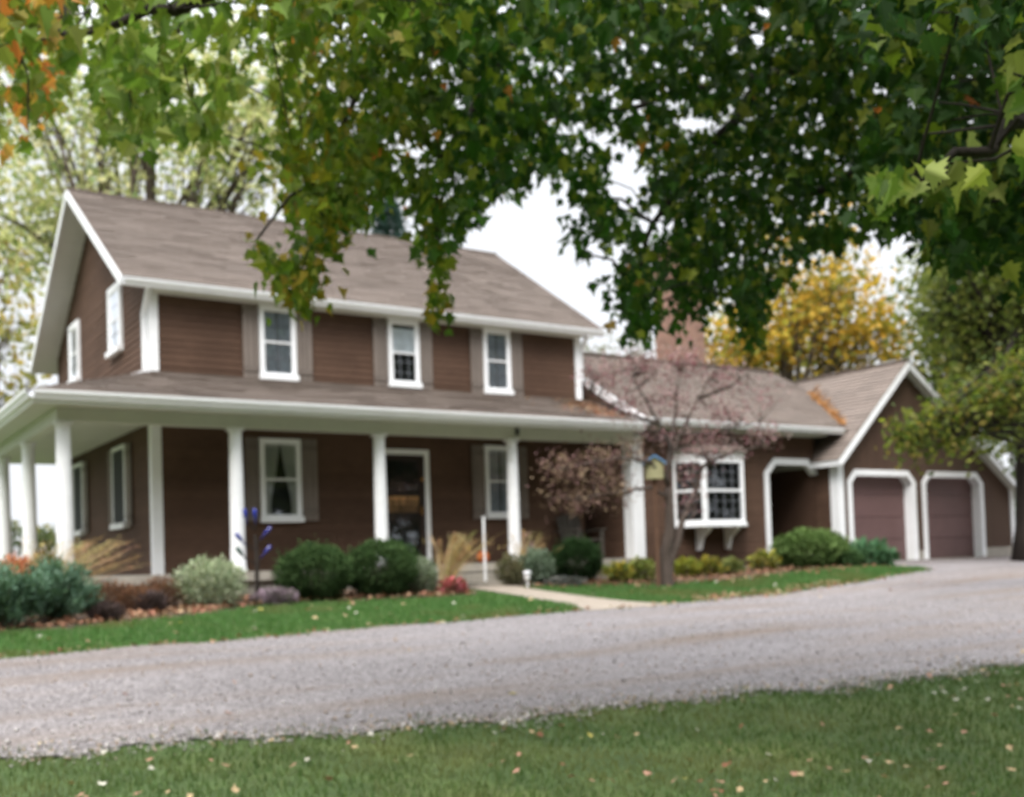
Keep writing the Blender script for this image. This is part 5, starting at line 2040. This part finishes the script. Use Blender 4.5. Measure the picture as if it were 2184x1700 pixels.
cnt = 0
names = list(LEAFC)
while cnt < 200:
    u = random.uniform(-20, 2200)
    d_ = math.sqrt(random.uniform(4.6 ** 2, 12.5 ** 2))
    x = CAM[0] + fwd[0] * d_ + rgt[0] * d_ * (u - WPX / 2) / FPX
    y = CAM[1] + fwd[1] * d_ + rgt[1] * d_ * (u - WPX / 2) / FPX
    if y > near_y(x) - .05 or clump_noise(x, y, 1.1) + .6 * clump_noise(x + 5, y, 2.7) < random.uniform(-1.2, .7):
        continue
    drop(random.choices(names, (5, 5, 4, .6, 2))[0], x, y, random.uniform(.03, .062), .045, 'on the near lawn', 'fallen leaves on the near lawn')
    cnt += 1
cnt = 0
while cnt < 60:
    x = random.uniform(-4, 15)
    y = random.uniform(-6.6, -2.8)
    if not (far_y(x) + .05 < y < (bedl(x) if x < 4.6 else bedr(x)) - .05):
        continue
    drop(random.choices(names, (5, 3, 4, 1, 1))[0], x, y, random.uniform(.05, .09), .045, 'on the far lawn strip', 'fallen leaves on the lawn strip')
    cnt += 1
cnt = 0
while cnt < 40:
    x = random.uniform(-4, 18)
    y = random.uniform(-11.8, -5)
    if not (near_y(x) + .1 < y < far_y(min(x, 15)) - .1):
        continue
    drop(random.choices(names, (3, 3, 1, 1, 3))[0], x, y, random.uniform(.05, .08), .018, 'on the gravel drive', 'fallen leaves on the gravel drive')
    cnt += 1


def litter(name, pts, size, pal):
    n = len(pts)
    tip = rng.normal(0, 1, (n, 3))
    tip[:, 2] *= .35
    nr = np.stack([rng.normal(0, .4, n), rng.normal(0, .4, n), np.ones(n)], 1)
    o = maple_leaves(name, pts, size, unit(tip), unit(nr), pick(pal, n, .25), M['litter'], None)
    o["kind"] = 'stuff'
    return o


LITPAL = [lin(158, 120, 97), lin(144, 106, 84), lin(171, 140, 115), lin(126, 95, 77), lin(163, 115, 97), lin(176, 153, 124)]
n = 1500
x = rng.uniform(-4.5, 4.2, n)
y = bedl(x) + np.abs(rng.normal(0, .45, n)) + rng.uniform(0, .25, n)
k = y < -1.45
x, y = x[k], y[k]
litter('leaf_litter', np.stack([x, y, gz(x, y) + .03 + rng.uniform(0, .03, len(x))], 1), rng.uniform(.05, .1, len(x)), LITPAL)
n = 900
x = rng.uniform(5.8, 14.6, n)
y = bedr(x) + rng.normal(.2, .4, n)
k = (y < -1.3) & (y > -4)
x, y = x[k], y[k]
litter('leaf_litter', np.stack([x, y, gz(x, y) + .035 + rng.uniform(0, .03, len(x))], 1), rng.uniform(.05, .09, len(x)), LITPAL)
n = 260
x = np.concatenate([rng.uniform(-4, 15, n), rng.uniform(6.5, 11, 420)])
y = far_y(x) + np.concatenate([rng.normal(.02, .10, n), rng.normal(.2, .2, 420)])
litter('leaf_litter', np.stack([x, y, gz(x, y) + .03], 1), rng.uniform(.04, .08, len(x)), LITPAL + [lin(200, 186, 150)])
n = 420
x = rng.uniform(-5, 14, n)
y = near_y(x) + rng.normal(.1, .2, n)
litter('leaf_litter', np.stack([x, y, gz(x, y) + .022], 1), rng.uniform(.025, .05, len(x)), [lin(176, 158, 132), lin(158, 142, 118), lin(190, 176, 150), lin(150, 128, 106)])
# orange leaves caught in the roof valley between wing and garage
n = 900
f = rng.uniform(0, 1, n)
zv = 2.86 + f * 1.15
yv = GUY + (zv - WEZ) / WES
xv = GXA - (GZA - zv) / GSL
wdt = .05 + .05 * f
off = rng.normal(0, 1, n) * wdt
vx = xv + off
zz = np.maximum(WEZ + WES * (yv - GUY), GZA - (GXA - vx) * GSL) + .03
litter('leaf_litter', np.stack([vx, yv, zz], 1), rng.uniform(.05, .09, n), [lin(188, 142, 92), lin(174, 128, 84), lin(200, 154, 104)])
# brown leaves gathered on the porch roof where it meets the wing
n = 420
x = 8.9 - np.abs(rng.normal(0, .5, n))
y = rng.uniform(-1.4, -.15, n)
z = GUZ + .04 + (JZ - GUZ - .04) * (y - GUY) / (-GUY) + .035
litter('leaf_litter', np.stack([x, y, z], 1), rng.uniform(.05, .09, n), LITPAL)

# ------------------------------------------------------------------ light
SUN_EL, SUN_AZ = R(52), R(227)      # azimuth clockwise from +Y (north)
w = bpy.data.worlds.new("World")
scene.world = w
w.use_nodes = True
nt = w.node_tree
nt.nodes.clear()
out = nt.nodes.new("ShaderNodeOutputWorld")
bg = nt.nodes.new("ShaderNodeBackground")
sky = nt.nodes.new("ShaderNodeTexSky")
sky.sky_type = 'NISHITA'
sky.sun_disc = False
sky.sun_elevation = SUN_EL
sky.sun_rotation = SUN_AZ
sky.dust_density = 4
hs = nt.nodes.new("ShaderNodeHueSaturation")
hs.inputs["Saturation"].default_value = .25
nt.links.new(sky.outputs[0], hs.inputs["Color"])
mx = nt.nodes.new("ShaderNodeMix")
mx.data_type = 'RGBA'
mx.inputs["Factor"].default_value = .8
nt.links.new(hs.outputs[0], mx.inputs["A"])
mx.inputs["B"].default_value = (12.0, 12.3, 12.9, 1)
tcw = nt.nodes.new("ShaderNodeTexCoord")
spw = nt.nodes.new("ShaderNodeSeparateXYZ")
nt.links.new(tcw.outputs["Generated"], spw.inputs[0])
gr = nt.nodes.new("ShaderNodeMapRange")          # an overcast sky is brightest overhead
gr.inputs["From Min"].default_value = .36
gr.inputs["From Max"].default_value = .95
gr.inputs["To Min"].default_value = 1.02
gr.inputs["To Max"].default_value = 3.6
nt.links.new(spw.outputs["Z"], gr.inputs["Value"])
vs = nt.nodes.new("ShaderNodeVectorMath")
vs.operation = 'SCALE'
nt.links.new(mx.outputs["Result"], vs.inputs[0])
nt.links.new(gr.outputs["Result"], vs.inputs["Scale"])
nt.links.new(vs.outputs["Vector"], bg.inputs["Color"])
bg.inputs["Strength"].default_value = .1
nt.links.new(bg.outputs[0], out.inputs[0])
sd = bpy.data.lights.new("sun", 'SUN')
sd.energy = 3.2
sd.angle = R(25)
sd.color = (1.0, .96, .9)
so = bpy.data.objects.new("sun", sd)
COL.objects.link(so)
dirv = Vector((math.sin(SUN_AZ) * math.cos(SUN_EL), math.cos(SUN_AZ) * math.cos(SUN_EL), math.sin(SUN_EL)))
so.rotation_euler = (-dirv).to_track_quat('-Z', 'Y').to_euler()

scene.view_settings.view_transform = 'Standard'
scene.view_settings.look = 'None'
scene.view_settings.exposure = 0
scene.cycles.filter_width = 2.0
scene.cycles.transparent_max_bounces = 16
scene.cycles.max_bounces = 8
scene.cycles.use_denoising = True
